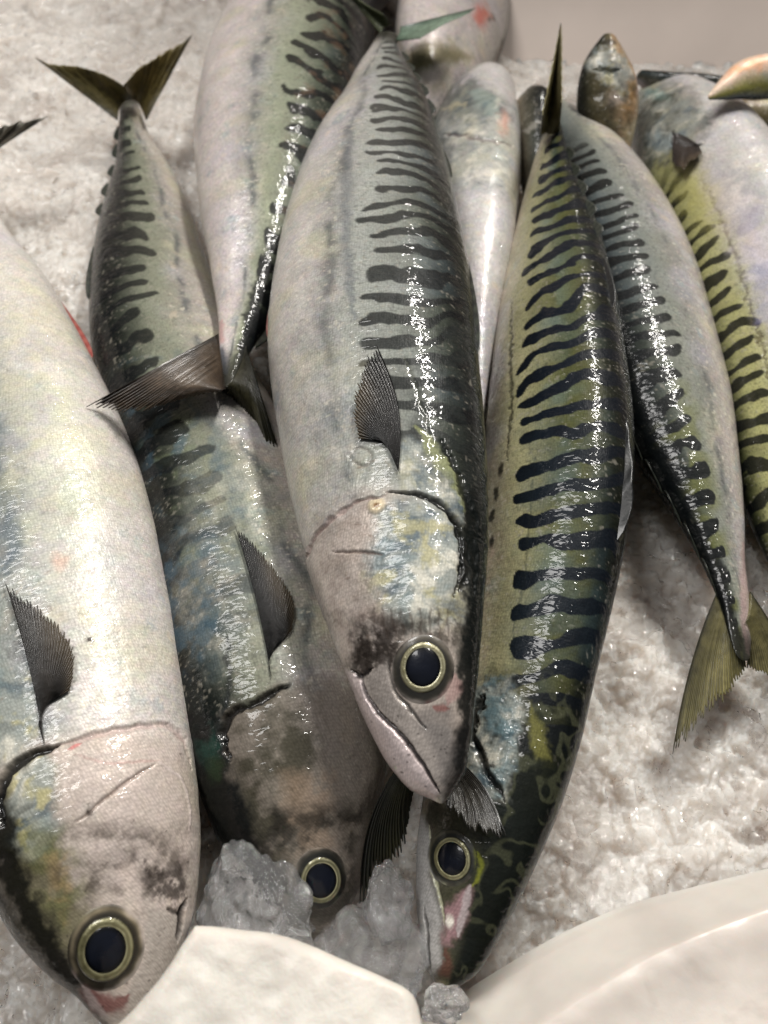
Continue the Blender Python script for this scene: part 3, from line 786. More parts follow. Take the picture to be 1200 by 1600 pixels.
# loose glassy chips lying on the bed
def grains():
    import bmesh
    r = np.random.default_rng(5); n = 15000
    bm = bmesh.new(); bmesh.ops.create_icosphere(bm, subdivisions=1, radius=1.0); bv = np.array([v.co[:] for v in bm.verts]); fc = np.array([[v.index for v in f.verts] for f in bm.faces]); bm.free()
    base = []
    for i in range(14):
        v = bv * (1 + r.normal(0, 0.16, (len(bv), 1))) * r.uniform(0.55, 1.25, (1, 3)) + r.normal(0, 0.07, bv.shape)
        a1, a2 = r.uniform(0, 6.28, 2); c, s_ = math.cos(a1), math.sin(a1); v = v @ np.array([[c, s_, 0], [-s_, c, 0], [0, 0, 1]]); c, s_ = math.cos(a2), math.sin(a2); v = v @ np.array([[1, 0, 0], [0, c, s_], [0, -s_, c]]); base.append(v)
    bed = bpy.data.objects['ice_bed']
    q = np.c_[r.uniform(-40, 1240, n), 1620 - 1600 * r.random(n) ** 0.8]; W = at(q, 0.0); keep = noise3(W, 55, 77) + 0.6 * noise3(W, 140, 78) > -0.25; W = W[keep]
    V = []; F = []
    for i in range(len(W)):
        ok, loc, nor, _ = bed.ray_cast(Vector((W[i, 0], W[i, 1], 0.4)), Vector((0, 0, -1)))
        if not ok: continue
        sz = 0.0006 + 0.0016 * r.random() ** 3; F.append(fc + len(V) * len(bv)); V.append(base[r.integers(14)] * sz + np.array(loc[:]) - np.array(nor[:]) * sz * 0.35)
    V = np.concatenate(V); F = np.concatenate(F)
    me = bpy.data.meshes.new('ice_grains'); me.from_pydata(V.tolist(), [], F.tolist()); me.materials.append(CHIP)
    o = bpy.data.objects.new('ice_grains', me); COL.objects.link(o); tag(o, 'small glassy wet chips scattered over the crushed ice', 'ice chips', kind='stuff')


def chip_material():
    m, nt, b, N, K = new_mat('glassy_ice_chip')
    tc = N('ShaderNodeTexCoord'); n = N('ShaderNodeTexNoise'); n.inputs['Scale'].default_value = 700; K(tc.outputs['Object'], n.inputs['Vector'])
    bp = N('ShaderNodeBump'); bp.inputs['Strength'].default_value = 0.4; bp.inputs['Distance'].default_value = 0.0006; K(n.outputs[0], bp.inputs['Height']); K(bp.outputs[0], b.inputs['Normal'])
    setp(b, Base_Color=(0.99, 0.985, 0.98, 1), Roughness=0.10, IOR=1.28, Transmission_Weight=0.95)
    return m


CHIP = chip_material()
bpy.context.view_layer.update()
grains()

# ------------------------------------------------------------------ FISH
GR = 'mackerel heaped on the ice'
PINK = L(176, 120, 112)

# ---- D : the central one on top
D = Fish([(676, 1257, 706, 1255), (652, 1238, 722, 1230), (612, 1190, 737, 1175), (575, 1122, 745, 1108), (540, 1045, 752, 1035), (508, 960, 758, 955),
          (478, 860, 765, 860), (447, 740, 763, 745), (425, 620, 752, 620), (416, 520, 741, 520), (426, 420, 728, 420), (445, 340, 712, 335),
          (479, 250, 692, 245), (517, 180, 672, 178), (558, 104, 636, 106), (583, 68, 622, 68), (594, 50, 622, 50)],
         [(0, 0.050), (0.25, 0.056), (0.6, 0.056), (0.85, 0.05), (1, 0.052)], [(0, 6), (0.3, 13), (1, 14)], (1, 0), NS=1000, NT=320, seed=3)
D.base(back=(68, 74, 64), back2=(50, 64, 74), flank=(146, 148, 142), belly=(199, 193, 187), vb=(50, 88, 108), dorsal=36,
       bars=D.bars(39, 84, 7, 70, 0.08, 12, s0=0.235, duty=-0.16, soft=0.40, forks=1.6, wide=0.32), bar_a=0.86, spots=0.75, spotv=102, silver=0.55)
# faint smudged band under the bars towards the tail
D.stroke([(548, 180), (543, 260), (541, 350), (545, 430), (552, 500)], 9, L(84, 90, 96), 0.55, 0.9, 5)
# head
D.patch([(470, 870), (520, 800), (600, 765), (700, 800), (722, 880), (715, 1000), (740, 1180), (700, 1260), (600, 1200), (535, 1060)], L(186, 172, 162), 0.75, 25)
D.patch([(600, 790), (690, 790), (722, 850), (718, 960), (640, 985), (585, 930), (590, 860)], L(132, 138, 134), 0.85, 22, 12)
D.foil([(596, 800), (640, 785), (700, 796), (722, 850), (716, 905), (722, 975), (660, 985), (600, 960), (575, 900), (590, 850)], 0.9, 16, 150, 0.65, 0.5, 1)
D.foil([(622, 690), (660, 690), (712, 750), (738, 830), (730, 900), (712, 830), (660, 770), (625, 765)], 0.75, 10, 190, 0.35, 0.7, 2)
D.foil([(470, 500), (560, 560), (560, 700), (600, 760), (520, 790), (460, 800), (430, 640)], 0.28, 40, 120, 0.5, 0.0, 3)
D.mottle([(560, 960), (740, 960), (716, 1010), (640, 990), (610, 1050), (545, 1050)], L(52, 46, 40), 0.75, 420, -0.05, 0.2, 14, 1)
D.mottle([(470, 800), (600, 780), (600, 1000), (540, 1030), (490, 930)], L(136, 118, 108), 0.35, 300, 0.0, 0.3, 24, 2)
D.mottle([(640, 500), (745, 500), (750, 900), (700, 780), (640, 690)], L(36, 40, 38), 0.6, 160, 0.02, 0.2, 20, 3)
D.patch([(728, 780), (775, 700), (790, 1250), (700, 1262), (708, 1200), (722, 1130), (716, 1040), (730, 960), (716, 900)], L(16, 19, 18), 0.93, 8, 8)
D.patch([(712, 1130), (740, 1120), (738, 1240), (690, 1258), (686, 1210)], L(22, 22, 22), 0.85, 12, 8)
D.mottle([(556, 985), (612, 985), (622, 1030), (600, 1050), (566, 1062), (545, 1045)], L(40, 34, 30), 0.9, 480, -0.15, 0.2, 10, 5)
for k in range(9):
    x = 590 + k * 14; D.stroke([(x, 1000), (x - 3, 975), (x - 4, 950)], 2.2, L(70, 60, 54), 0.6, 0.8, 3)
D.patch([(566, 1060), (604, 1030), (622, 1088), (655, 1120), (708, 1140), (688, 1232), (650, 1180), (610, 1130), (578, 1095)], L(156, 148, 142), 0.9, 6, 3)
D.patch([(648, 1110), (706, 1092), (712, 1180), (690, 1235), (676, 1180)], L(96, 92, 90), 0.7, 12, 6)
D.patch([(540, 1046), (566, 1064), (580, 1100), (628, 1150), (664, 1198), (686, 1238), (676, 1262), (640, 1236), (600, 1190), (566, 1130)], L(198, 184, 182), 0.95, 4, 2)
D.disp += 0.0006 * D.patch([(545, 1052), (566, 1070), (580, 1104), (628, 1156), (660, 1200), (680, 1240), (640, 1236), (600, 1190), (566, 1130)], None, 1, 10, 2)
D.stroke([(560, 1050), (568, 1072), (582, 1102), (628, 1150), (664, 1200), (688, 1240)], 3.2, L(34, 30, 30), 0.9, 0.5, 1.5, groove=0.0012)
D.stroke([(604, 1032), (624, 1090), (652, 1122), (668, 1138)], 2.6, L(58, 56, 52), 0.75, 0.7, 2, groove=0.0006)
D.stroke([(548, 1046), (562, 1058), (572, 1052), (580, 1040)], 4, L(28, 24, 24), 0.9, 0.6, 3, groove=0.0008)
# gill cover
D.disp += D.patch([(478, 880), (510, 812), (560, 785), (612, 770), (662, 776), (704, 802), (722, 846), (720, 900), (700, 940), (640, 980), (560, 980), (510, 960)], None, 1, 16, 2) * 0.0011
D.stroke([(608, 770), (640, 772), (668, 780), (700, 800), (718, 832), (722, 868), (716, 905), (708, 930)], 5.0, L(14, 14, 14), 0.95, 0.5, 3, groove=0.0014)
D.stroke([(700, 800), (724, 838), (728, 880), (720, 920)], 10, L(16, 18, 16), 0.85, 0.6, 5, groove=0.0008)
D.stroke([(478, 900), (484, 858), (508, 822), (548, 792), (606, 770)], 3.0, L(160, 132, 126), 0.5, 0.9, 3, groove=0.0009)
D.stroke([(522, 862), (560, 864), (600, 868)], 2.4, L(96, 78, 70), 0.7, 0.8, 2, groove=0.0004)
D.blob((590, 792), 13, 13, L(206, 190, 160), 0.9, 0, 0.3, 2, raise_=0.0004); D.blob((590, 792), 5, 5, L(110, 76, 40), 0.9, 0, 0.5, 2)
D.stroke([(545, 712), (560, 700), (580, 712), (575, 726), (556, 724), (545, 712)], 2.2, L(120, 112, 104), 0.5, 0.7, 1, groove=0.0004)
D.stroke([(630, 545), (652, 610), (668, 660), (674, 700)], 2.0, L(70, 72, 62), 0.6, 0.7, 3, groove=0.0002)
D.stroke([(652, 660), (684, 716), (712, 756), (726, 800)], 9, L(136, 140, 96), 0.7, 0.8, 6)
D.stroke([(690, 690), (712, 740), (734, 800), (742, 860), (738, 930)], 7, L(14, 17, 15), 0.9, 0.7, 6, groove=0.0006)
D.stroke([(700, 1100), (708, 1085), (712, 1060)], 12, L(158, 126, 122), 0.6, 0.6, 5); D.stroke([(676, 1106), (700, 1108)], 6, L(120, 70, 66), 0.7, 0.7, 4)
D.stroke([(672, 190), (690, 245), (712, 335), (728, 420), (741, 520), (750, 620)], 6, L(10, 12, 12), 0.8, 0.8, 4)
rp_ = np.random.default_rng(4)
for q in range(26): D.blob((rp_.uniform(575, 705), rp_.uniform(1095, 1235)), rp_.uniform(1.0, 2.2), rp_.uniform(1.0, 2.0), L(40, 34, 32), 0.7, 0, 0.5, 1)
for q in range(16): D.blob((rp_.uniform(450, 600), rp_.uniform(560, 1000)), rp_.uniform(0.8, 2.0), rp_.uniform(1.5, 5.0), L(120, 104, 92), 0.6, rp_.uniform(0, 180), 0.6, 2)
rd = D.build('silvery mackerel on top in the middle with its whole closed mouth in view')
D.eye((661, 1046), 36, 28, 51, 1.12, 10, off=(0, -3), sock=(34, 32, 28), lid=(86, 80, 68), gold=(182, 178, 150), gold2=(110, 104, 72))
D.surf_fin('pectoral_fin', [(623, 739), (612, 712), (603, 692)], [(589, 543), (572, 578), (560, 620), (556, 655), (562, 688)], 24, (0.0008, 0.0024), (7, 7, 7), (26, 22, 18), 0.07, (0.085, 0.0), seed=1)
finlets(D, [0.80, 0.83, 0.86, 0.89, 0.92], 0.0022, 0.02)
D.ridge('dorsal_fin', 0.36, 0.50, 0.0016, 0, col=(14, 16, 16)); D.ridge('dorsal_fin', 0.66, 0.74, 0.0014, 0)
D.ridge('anal_fin', 0.60, 0.68, 0.0015, 180, col=(150, 120, 112), col2=(176, 150, 142)); D.ridge('pelvic_fin', 0.44, 0.50, 0.0014, 176, col=(140, 84, 78), col2=(160, 116, 108), n=14)
zt = 0.052
plane_fin(D, 'tail_fin', [(626, 42), (624, 52), (618, 64)], [(742, 13), (735, 18), (700, 34), (655, 60)], zt, 0.062, 14, col=(70, 90, 74), col2=(150, 172, 150), seed=3, fray=0.03)
plane_fin(D, 'tail_fin', [(594, 54), (600, 44), (612, 38)], [(528, -30), (545, -12), (566, 4), (600, 24)], zt, 0.060, 14, col=(66, 72, 46), col2=(120, 126, 92), seed=4, fray=0.04)

# ---- A : big one at the left edge
A = Fish([(160, 1618, 192, 1612), (122, 1556, 252, 1548), (66, 1478, 300, 1468), (20, 1400, 317, 1390), (-20, 1310, 315, 1300), (-55, 1200, 302, 1190),
          (-82, 1080, 286, 1080), (-102, 950, 262, 950), (-118, 800, 230, 806), (-122, 680, 184, 680), (-116, 560, 128, 560), (-104, 460, 74, 460),
          (-92, 385, 22, 388), (-74, 310, -22, 310), (-60, 265, -36, 265)],
         [(0, 0.024), (0.25, 0.030), (0.6, 0.030), (1, 0.034)], [(0, 4), (0.25, -8), (1, -14)], (-1, 0), NS=1000, NT=320, seed=5)
A.base(back=(64, 72, 62), back2=(50, 74, 84), flank=(132, 138, 132), belly=(199, 193, 187), vb=(42, 70, 92), bars=A.bars(30, 66, 5, 30, 0, 8, s0=0.24), spots=0.5, spotv=80, irid=0.9, silver=0.22)
A.stroke([(0, 720), (10, 790), (22, 850), (10, 900)], 14, L(70, 84, 96), 0.6, 0.8, 8)
A.blob((90, 790), 60, 150, L(196, 200, 176), 0.45, -8, 0.8, 14, 0.6); A.blob((95, 700), 44, 120, L(176, 192, 188), 0.35, -10, 0.8, 14, 0.5)
A.blob((92, 878), 14, 12, L(214, 160, 140), 0.6, 0, 0.8, 6); A.blob((60, 620), 60, 160, L(214, 206, 164), 0.4, -12, 0.8, 16, 0.6)
A.patch([(-60, 1200), (60, 1160), (180, 1140), (290, 1150), (316, 1300), (316, 1400), (250, 1560), (160, 1620), (60, 1480), (0, 1380)], L(186, 170, 160), 0.7, 25)
A.patch([(10, 1210), (60, 1180), (90, 1200), (80, 1280), (120, 1400), (150, 1420), (120, 1520), (60, 1470), (10, 1380), (0, 1280)], L(96, 92, 62), 0.8, 22, 12)
A.foil([(12, 1215), (60, 1180), (95, 1200), (80, 1260), (95, 1300), (60, 1350), (20, 1330)], 0.85, 12, 150, 0.8, 0.5, 11)
A.foil([(-10, 1020), (40, 1060), (56, 1140), (30, 1190), (-20, 1200)], 0.8, 14, 150, 0.8, 0.3, 12)
A.mottle([(20, 1290), (120, 1300), (140, 1400), (100, 1480), (60, 1400)], L(92, 94, 56), 0.7, 180, -0.05, 0.25, 16, 1)
A.mottle([(70, 1340), (110, 1330), (120, 1400), (100, 1450), (76, 1420)], L(160, 134, 96), 0.45, 260, 0.05, 0.2, 10, 2)
A.mottle([(80, 1290), (220, 1290), (300, 1340), (296, 1410), (220, 1420), (160, 1400), (90, 1430)], L(62, 54, 46), 0.75, 200, -0.05, 0.25, 22, 3)
A.mottle([(210, 1340), (290, 1350), (300, 1400), (285, 1430), (230, 1400)], L(34, 28, 26), 0.8, 420, -0.1, 0.2, 12, 4)
A.foil([(-60, 500), (60, 520), (170, 760), (220, 1000), (120, 1050), (20, 900), (-60, 700)], 0.30, 60, 70, 0.6, 0.0, 13)
A.mottle([(-60, 560), (20, 640), (40, 900), (0, 960), (-80, 900)], L(84, 96, 108), 0.5, 60, 0.0, 0.3, 30, 6)
A.patch([(0, 1215), (20, 1240), (40, 1360), (80, 1440), (125, 1530), (165, 1600), (100, 1560), (20, 1420), (-40, 1300)], L(14, 15, 12), 0.95, 12, 10)
A.patch([(228, 1418), (284, 1425), (300, 1470), (250, 1560), (200, 1600), (195, 1560), (225, 1490)], L(170, 162, 154), 0.85, 8, 4)
A.stroke([(278, 1470), (284, 1440), (284, 1428), (292, 1404)], 4.5, L(22, 18, 18), 0.95, 0.6, 2, groove=0.0014); A.stroke([(262, 1420), (282, 1428)], 3, L(40, 34, 32), 0.7, 0.7, 2, groove=0.0006)
A.disp += A.patch([(-50, 1240), (30, 1190), (90, 1170), (180, 1146), (255, 1138), (290, 1160), (300, 1290), (200, 1330), (80, 1370), (0, 1330)], None, 1, 20, 3) * 0.0010
A.stroke([(6, 1290), (2, 1240), (18, 1205), (50, 1182), (90, 1166)], 8, L(12, 12, 11), 0.95, 0.6, 3, groove=0.0022)
A.stroke([(90, 1164), (150, 1150), (215, 1138), (265, 1136), (288, 1160), (296, 1200)], 5, L(176, 150, 144), 0.5, 0.9, 3, groove=0.0009)
A.stroke([(108, 1172), (128, 1162)], 3.5, L(190, 96, 96), 0.7, 0.7, 2); A.stroke([(118, 1180), (160, 1192), (220, 1192), (245, 1190)], 2.5, L(170, 138, 132), 0.6, 0.7, 2)
A.stroke([(240, 1195), (190, 1228), (140, 1268), (120, 1285)], 2.5, L(110, 92, 82), 0.7, 0.8, 2, groove=0.0005); A.blob((136, 1268), 7, 5, L(44, 34, 30), 0.8)
A.stroke([(246, 1192), (275, 1215), (290, 1250), (296, 1300)], 2, L(206, 192, 188), 0.6, 0.8, 2, groove=-0.0003)
A.stroke([(130, 1532), (150, 1562), (178, 1572), (200, 1556)], 13, L(112, 58, 56), 0.8, 0.6, 5); A.stroke([(128, 1530), (142, 1560), (170, 1590)], 6, L(170, 160, 156), 0.7, 0.6, 3)
A.blob((138, 998), 5, 2.5, L(60, 50, 46), 0.9)
for q in range(34): A.blob((rp_.uniform(60, 295), rp_.uniform(1180, 1580)), rp_.uniform(1.0, 2.4), rp_.uniform(1.0, 2.2), L(52, 44, 40), 0.7, 0, 0.5, 1)
for q in range(20): A.blob((rp_.uniform(0, 260), rp_.uniform(560, 1120)), rp_.uniform(0.8, 2.0), rp_.uniform(2, 9.0), L(136, 122, 110), 0.5, rp_.uniform(0, 180), 0.6, 2)
ra = A.build('largest silver mackerel cut off by the left edge, big round eye low in the corner')
A.eye((166, 1481), 44, 32, 62, 1.18, 22, off=(-1, 1), sock=(38, 34, 26), lid=(140, 128, 104), gold=(156, 152, 118), gold2=(84, 80, 50))
A.surf_fin('pectoral_fin', [(70, 1164), (62, 1130), (66, 1105)], [(12, 916), (70, 962), (112, 1010), (116, 1058), (110, 1080)], 30, (0.0006, 0.0024), (14, 13, 12), (46, 40, 34), 0.07, 0.02, seed=5)
A.ridge('anal_fin', 0.62, 0.72, 0.0022, 186, col=(128, 52, 46), col2=(150, 84, 74)); A.ridge('anal_fin', 0.38, 0.43, 0.0025, 184, col=(186, 120, 112), col2=(196, 140, 126), n=14)
plane_fin(A, 'tail_fin', [(-40, 255), (-44, 262), (-50, 268)], [(74, 182), (50, 186), (10, 195), (-20, 215)], 0.034, 0.05, 12, col=(110, 106, 98), col2=(150, 146, 134), seed=6)
plane_fin(A, 'tail_fin', [(-60, 262), (-54, 260), (-46, 258)], [(-170, 190), (-140, 196), (-90, 205), (-60, 220)], 0.034, 0.045, 12, seed=7)

# ---- B : behind, between A and D
B = Fish([(486, 1476, 508, 1478), (436, 1420, 550, 1428), (385, 1350, 582, 1350), (346, 1295, 598, 1290), (308, 1200, 606, 1190), (278, 1080, 600, 1080),
          (258, 960, 580, 960), (232, 850, 545, 850), (200, 740, 490, 744), (166, 630, 428, 640), (143, 510, 366, 520), (149, 400, 324, 415),
          (163, 325, 298, 335), (178, 262, 266, 266), (184, 215, 236, 218), (187, 180, 222, 182), (189, 164, 216, 164), (196, 148, 208, 148)],
         [(0, 0.012), (0.25, 0.017), (0.6, 0.018), (0.85, 0.012), (1, 0.022)], [(0, 5), (0.3, 14), (0.7, 16), (1, 0)], (-1, 0), NS=950, NT=300, seed=8)
B.base(back=(54, 62, 50), back2=(38, 54, 66), flank=(124, 126, 110), belly=(174, 166, 156), vb=(48, 84, 102), bars=B.bars(35, 78, 6, 50, 0.02, 5, s0=0.20, duty=-0.08, soft=0.4, forks=1.5, wide=0.3), bar_a=0.85, spots=0.85, spotv=102, blue=0.0, silver=0.22, dorsal=50)
k = sm(fbm(B.P0, 150, 4, 12), -0.05, 0.35) * sm(B.V, 22, 50) * (1 - sm(B.V, 80, 100)) * sm(B.S, 0.2, 0.26) * (1 - sm(B.S, 0.42, 0.55)); B.mix(k * 0.55 * (1 - 0.9 * B.bar), L(58, 82, 96))
k = sm(fbm(B.P0, 130, 4, 15), 0.05, 0.4) * sm(B.V, 28, 50) * (1 - sm(B.V, 80, 100)) * sm(B.S, 0.2, 0.26) * (1 - sm(B.S, 0.4, 0.5)); B.mix(k * 0.4 * (1 - 0.9 * B.bar), L(112, 120, 92))
B.patch([(360, 1110), (440, 1070), (560, 1060), (620, 1200), (580, 1400), (500, 1480), (430, 1420), (380, 1300), (350, 1180)], L(116, 107, 99), 0.85, 22, 12)
B.mottle([(370, 1120), (450, 1080), (500, 1160), (470, 1250), (430, 1400), (370, 1290)], L(52, 50, 38), 0.85, 150, -0.12, 0.25, 16, 1)
B.mottle([(440, 1210), (520, 1210), (520, 1330), (450, 1330)], L(144, 124, 106), 0.55, 200, -0.1, 0.25, 18, 2)
B.mottle([(420, 1260), (560, 1260), (560, 1440), (440, 1440), (400, 1340)], L(36, 34, 30), 0.8, 240, -0.1, 0.25, 18, 3)
B.foil([(300, 700), (400, 720), (440, 900), (420, 1000), (330, 1060), (270, 940)], 0.30, 30, 150, 0.3, 0.4, 21)
B.mottle([(230, 860), (340, 830), (350, 1000), (300, 1060), (262, 1000)], L(60, 86, 102), 0.45, 180, 0.02, 0.2, 20, 4)
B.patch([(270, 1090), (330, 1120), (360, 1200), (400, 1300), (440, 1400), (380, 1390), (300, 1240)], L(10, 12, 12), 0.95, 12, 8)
B.blob((322, 1160), 20, 34, L(34, 62, 54), 0.7, 0, 0.7, 10, 0.4); B.blob((334, 1200), 14, 20, L(40, 54, 34), 0.6, 0, 0.7, 8)
B.stroke([(362, 1190), (352, 1140), (368, 1112), (400, 1096), (430, 1082), (455, 1068)], 6.5, L(14, 13, 13), 0.9, 0.6, 5, groove=0.0020)
B.disp += B.patch([(366, 1180), (380, 1115), (450, 1080), (560, 1080), (600, 1200), (560, 1280), (440, 1290)], None, 1, 18, 3) * 0.001
B.stroke([(352, 1190), (344, 1130), (356, 1080), (352, 1000)], 5, L(20, 24, 26), 0.7, 0.8, 6)
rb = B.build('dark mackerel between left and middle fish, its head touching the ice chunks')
B.eye((500, 1372), 32, 24.5, 44, 1.15, 8, off=(1, 3), sock=(26, 26, 22), lid=(70, 66, 58), gold=(160, 156, 126), gold2=(84, 82, 54))
B.surf_fin('pectoral_fin', [(424, 1060), (420, 1040), (424, 1020)], [(368, 826), (392, 850), (432, 900), (458, 950), (456, 985)], 30, (0.0006, 0.0022), (9, 9, 9), (30, 28, 26), 0.05, 0.02, seed=9)
finlets(B, [0.76, 0.80, 0.84, 0.88, 0.91], 0.0022, 0.02); B.ridge('dorsal_fin', 0.62, 0.70, 0.0016, 0)
plane_fin(B, 'tail_fin', [(184, 188), (186, 172), (196, 158), (204, 156)], [(55, 90), (62, 94), (120, 104), (165, 118), (192, 134)], 0.026, 0.044, 20, col=(60, 58, 38), col2=(134, 120, 70), seed=10, fray=0.04)
plane_fin(B, 'tail_fin', [(228, 188), (222, 172), (212, 158), (202, 156)], [(300, 54), (290, 62), (246, 88), (212, 112), (193, 134)], 0.026, 0.046, 20, col=(64, 58, 38), col2=(144, 128, 74), seed=11, fray=0.05)

# ---- C : head out of the frame at the top, tail across B
C = Fish([(640, -260, 672, -262), (585, -235, 705, -245), (520, -185, 716, -205), (440, -110, 690, -130), (372, -10, 612, -20), (328, 85, 578, 100), (306, 190, 556, 200),
          (308, 270, 532, 280), (317, 350, 500, 360), (331, 430, 456, 440), (340, 490, 424, 498), (343, 530, 398, 538), (343, 565, 380, 570), (344, 592, 368, 595), (346, 612, 360, 613)],
         [(0, 0.040), (0.5, 0.036), (0.85, 0.032), (1, 0.042)], [(0, 18), (0.6, 17), (1, 8)], (1, 0), NS=950, NT=300, seed=13)
C.base(back=(66, 74, 62), back2=(42, 58, 66), flank=(140, 144, 124), belly=(206, 196, 192), vb=(58, 84, 102), bars=C.bars(38, 76, 6, 56, 0.16, 17, s0=0.2, forks=1.7, wide=0.3, duty=-0.05), spots=0.8, spotv=97, silver=0.5, dorsal=42)
k = sm(fbm(C.P0, 170, 3, 31), 0.15, 0.4) * sm(C.V, 10, 40) * (1 - sm(C.V, 60, 80)) * sm(C.S, 0.45, 0.6) * (1 - sm(C.S, 0.8, 0.9)); C.mix(k * 0.35, L(104, 80, 60))
C.stroke([(425, 380), (402, 460), (388, 520), (374, 590)], 11, L(10, 12, 14), 0.93, 0.5, 6); C.stroke([(338, 535), (345, 560), (350, 590)], 8, L(96, 108, 128), 0.7, 0.7, 4); C.stroke([(345, 500), (343, 540)], 7, L(196, 150, 148), 0.7, 0.8, 4); C.stroke([(350, 585), (356, 612)], 9, L(36, 36, 30), 0.9, 0.7, 4)
rc = C.build('mackerel with its head beyond the top edge and its tail spread across the fish below')
finlets(C, [0.80, 0.84, 0.88, 0.92], 0.0035, 0.02); C.ridge('anal_fin', 0.58, 0.70, 0.0014, 180, col=(150, 104, 98), col2=(170, 134, 126))
plane_fin(C, 'tail_fin', [(342, 522), (344, 545), (348, 575), (352, 606)], [(134, 636), (150, 640), (196, 645), (252, 634), (305, 618), (345, 612)], 0.044, 0.047, 30, col=(54, 46, 42), col2=(100, 84, 66), seed=12, fray=0.08, cup=0.004)
plane_fin(C, 'tail_fin', [(384, 540), (378, 565), (366, 590), (352, 606)], [(434, 700), (428, 706), (405, 672), (375, 640), (346, 612)], 0.044, 0.032, 24, col=(34, 34, 26), col2=(74, 70, 42), seed=13, fray=0.06, cup=0.003)

# ---- E : dark striped one right of the middle
E = Fish([(680, 1550, 714, 1550), (663, 1518, 738, 1524), (651, 1450, 775, 1462), (645, 1370, 813, 1385), (650, 1290, 850, 1302), (668, 1200, 886, 1210),
          (692, 1120, 908, 1130), (714, 1030, 928, 1040), (730, 930, 952, 940), (742, 830, 972, 840), (750, 730, 982, 740), (757, 640, 979, 650),
          (766, 550, 967, 550), (780, 450, 949, 450), (797, 370, 928, 370), (815, 305, 902, 300), (832, 250, 886, 248), (845, 212, 878, 210), (849, 190, 874, 190)],
         [(0, 0.014), (0.25, 0.022), (0.55, 0.028), (0.85, 0.032), (1, 0.044)], [(0, 18), (0.2, 30), (0.4, 42), (0.85, 44), (1, 30)], (1, 0), NS=1000, NT=320, seed=17)
E.base(back=(74, 78, 46), back2=(46, 64, 62), flank=(146, 142, 108), belly=(192, 180, 160), vb=(60, 90, 116), bars=E.bars(36, 86, 3, 86, 0.14, 33, s0=0.17, duty=-0.16, forks=1.5, wide=0.26), bar_a=0.97, spots=0.0, silver=0.2, dorsal=24)
E.sil *= 1.0
k = sm(fbm(E.P0, 90, 3, 41), -0.15, 0.3) * sm(E.V, 30, 55) * (1 - sm(E.V, 62, 80)) * (1 - E.bar); E.mix(k * 0.45, L(88, 106, 104))
k = E.bar * sm(E.V, 30, 45) * (1 - sm(E.V, 66, 80)); E.mix(k * 0.6, L(24, 36, 52))  # blue sheen painted into the middle stretch of the bars
k = (1 - sm(E.V, 40, 60)) * sm(E.V, 18, 34) * (1 - E.bar); E.mix(k * 0.35, L(84, 82, 42))
E.stroke([(800, 470), (797, 560), (798, 640), (790, 720)], 2.4, L(40, 38, 28), 0.8, 0.6, 3, fr=500, groove=0.0002)
for (x, y) in [(784, 735), (777, 770), (770, 805), (768, 845)]: E.blob((x, y), 4, 11, L(16, 16, 14), 0.9, 8, 0.4, 3)
E.stroke([(838, 700), (828, 800), (820, 900), (806, 960), (800, 1040)], 1.6, L(50, 52, 40), 0.6, 0.7, 2)
E.mottle([(820, 640), (940, 640), (940, 1040), (780, 1050), (800, 800)], L(56, 72, 78), 0.35, 110, 0.0, 0.25, 30, 2)
E.mix(E.bar * 0.85, L(12, 17, 24))
# shoulder patch and head
E.patch([(735, 1060), (800, 1050), (830, 1110), (845, 1210), (880, 1220), (800, 1430), (720, 1560), (640, 1540), (640, 1300), (700, 1200)], L(20, 24, 21), 0.85, 24, 12)
_hd = (1 - sm(E.S, 0.2, 0.25)) * (1 - sm(E.V, 58, 76)); _n = np.abs(fbm(E.P0 + 0.004 * np.stack([noise3(E.P0, 200, q) for q in (5, 6, 7)], -1), 150, 2, 3)); _ln = 1 - sm(_n, 0.06, 0.15)
E.mix(_hd * 0.75, L(12, 15, 14)); E.mix(_hd * _ln * 0.42, L(80, 82, 62))
E.foil([(745, 1065), (800, 1060), (815, 1110), (808, 1180), (792, 1250), (760, 1245), (730, 1215), (735, 1120)], 0.7, 10, 230, 0.1, 0.8, 31)
E.patch([(750, 1065), (790, 1060), (808, 1110), (805, 1180), (788, 1245), (770, 1240), (775, 1160), (745, 1110)], L(88, 110, 116), 0.85, 9, 12, brk=0.5, f=260, raise_=0.0006)
E.patch([(735, 1150), (770, 1160), (775, 1220), (745, 1235), (728, 1200)], L(52, 78, 92), 0.75, 10, 12, brk=0.5, f=260)
E.patch([(828, 1090), (848, 1130), (860, 1190), (838, 1185), (826, 1140)], L(100, 98, 52), 0.85, 6, 6)
E.stroke([(760, 1085), (742, 1110), (738, 1150), (760, 1200), (790, 1250)], 7, L(8, 9, 9), 0.9, 0.6, 6, groove=0.0012)
E.patch([(640, 1270), (664, 1275), (672, 1300), (672, 1370), (690, 1440), (690, 1500), (676, 1530), (650, 1500)], L(164, 162, 160), 0.92, 7, 3)
E.patch([(690, 1420), (735, 1385), (728, 1440), (716, 1462), (706, 1475), (694, 1470)], L(150, 118, 122), 0.85, 8, 6); E.stroke([(732, 1384), (726, 1420), (716, 1462)], 6, L(168, 158, 158), 0.8, 0.5, 3)
E.stroke([(746, 1330), (752, 1350), (744, 1372), (734, 1388)], 5, L(120, 124, 44), 0.85, 0.6, 4); E.blob((702, 1440), 7, 10, L(230, 226, 214), 0.9, 0, 0.6, 4); E.stroke([(690, 1500), (694, 1520), (700, 1480)], 9, L(100, 60, 52), 0.6, 0.8, 5)
E.stroke([(672, 1290), (674, 1350), (686, 1400), (694, 1445)], 2.4, L(190, 190, 160), 0.7, 0.7, 2, groove=0.0004)
E.stroke([(664, 1420), (670, 1480), (676, 1525)], 2.5, L(60, 56, 54), 0.7, 0.6, 2, groove=0.0006)
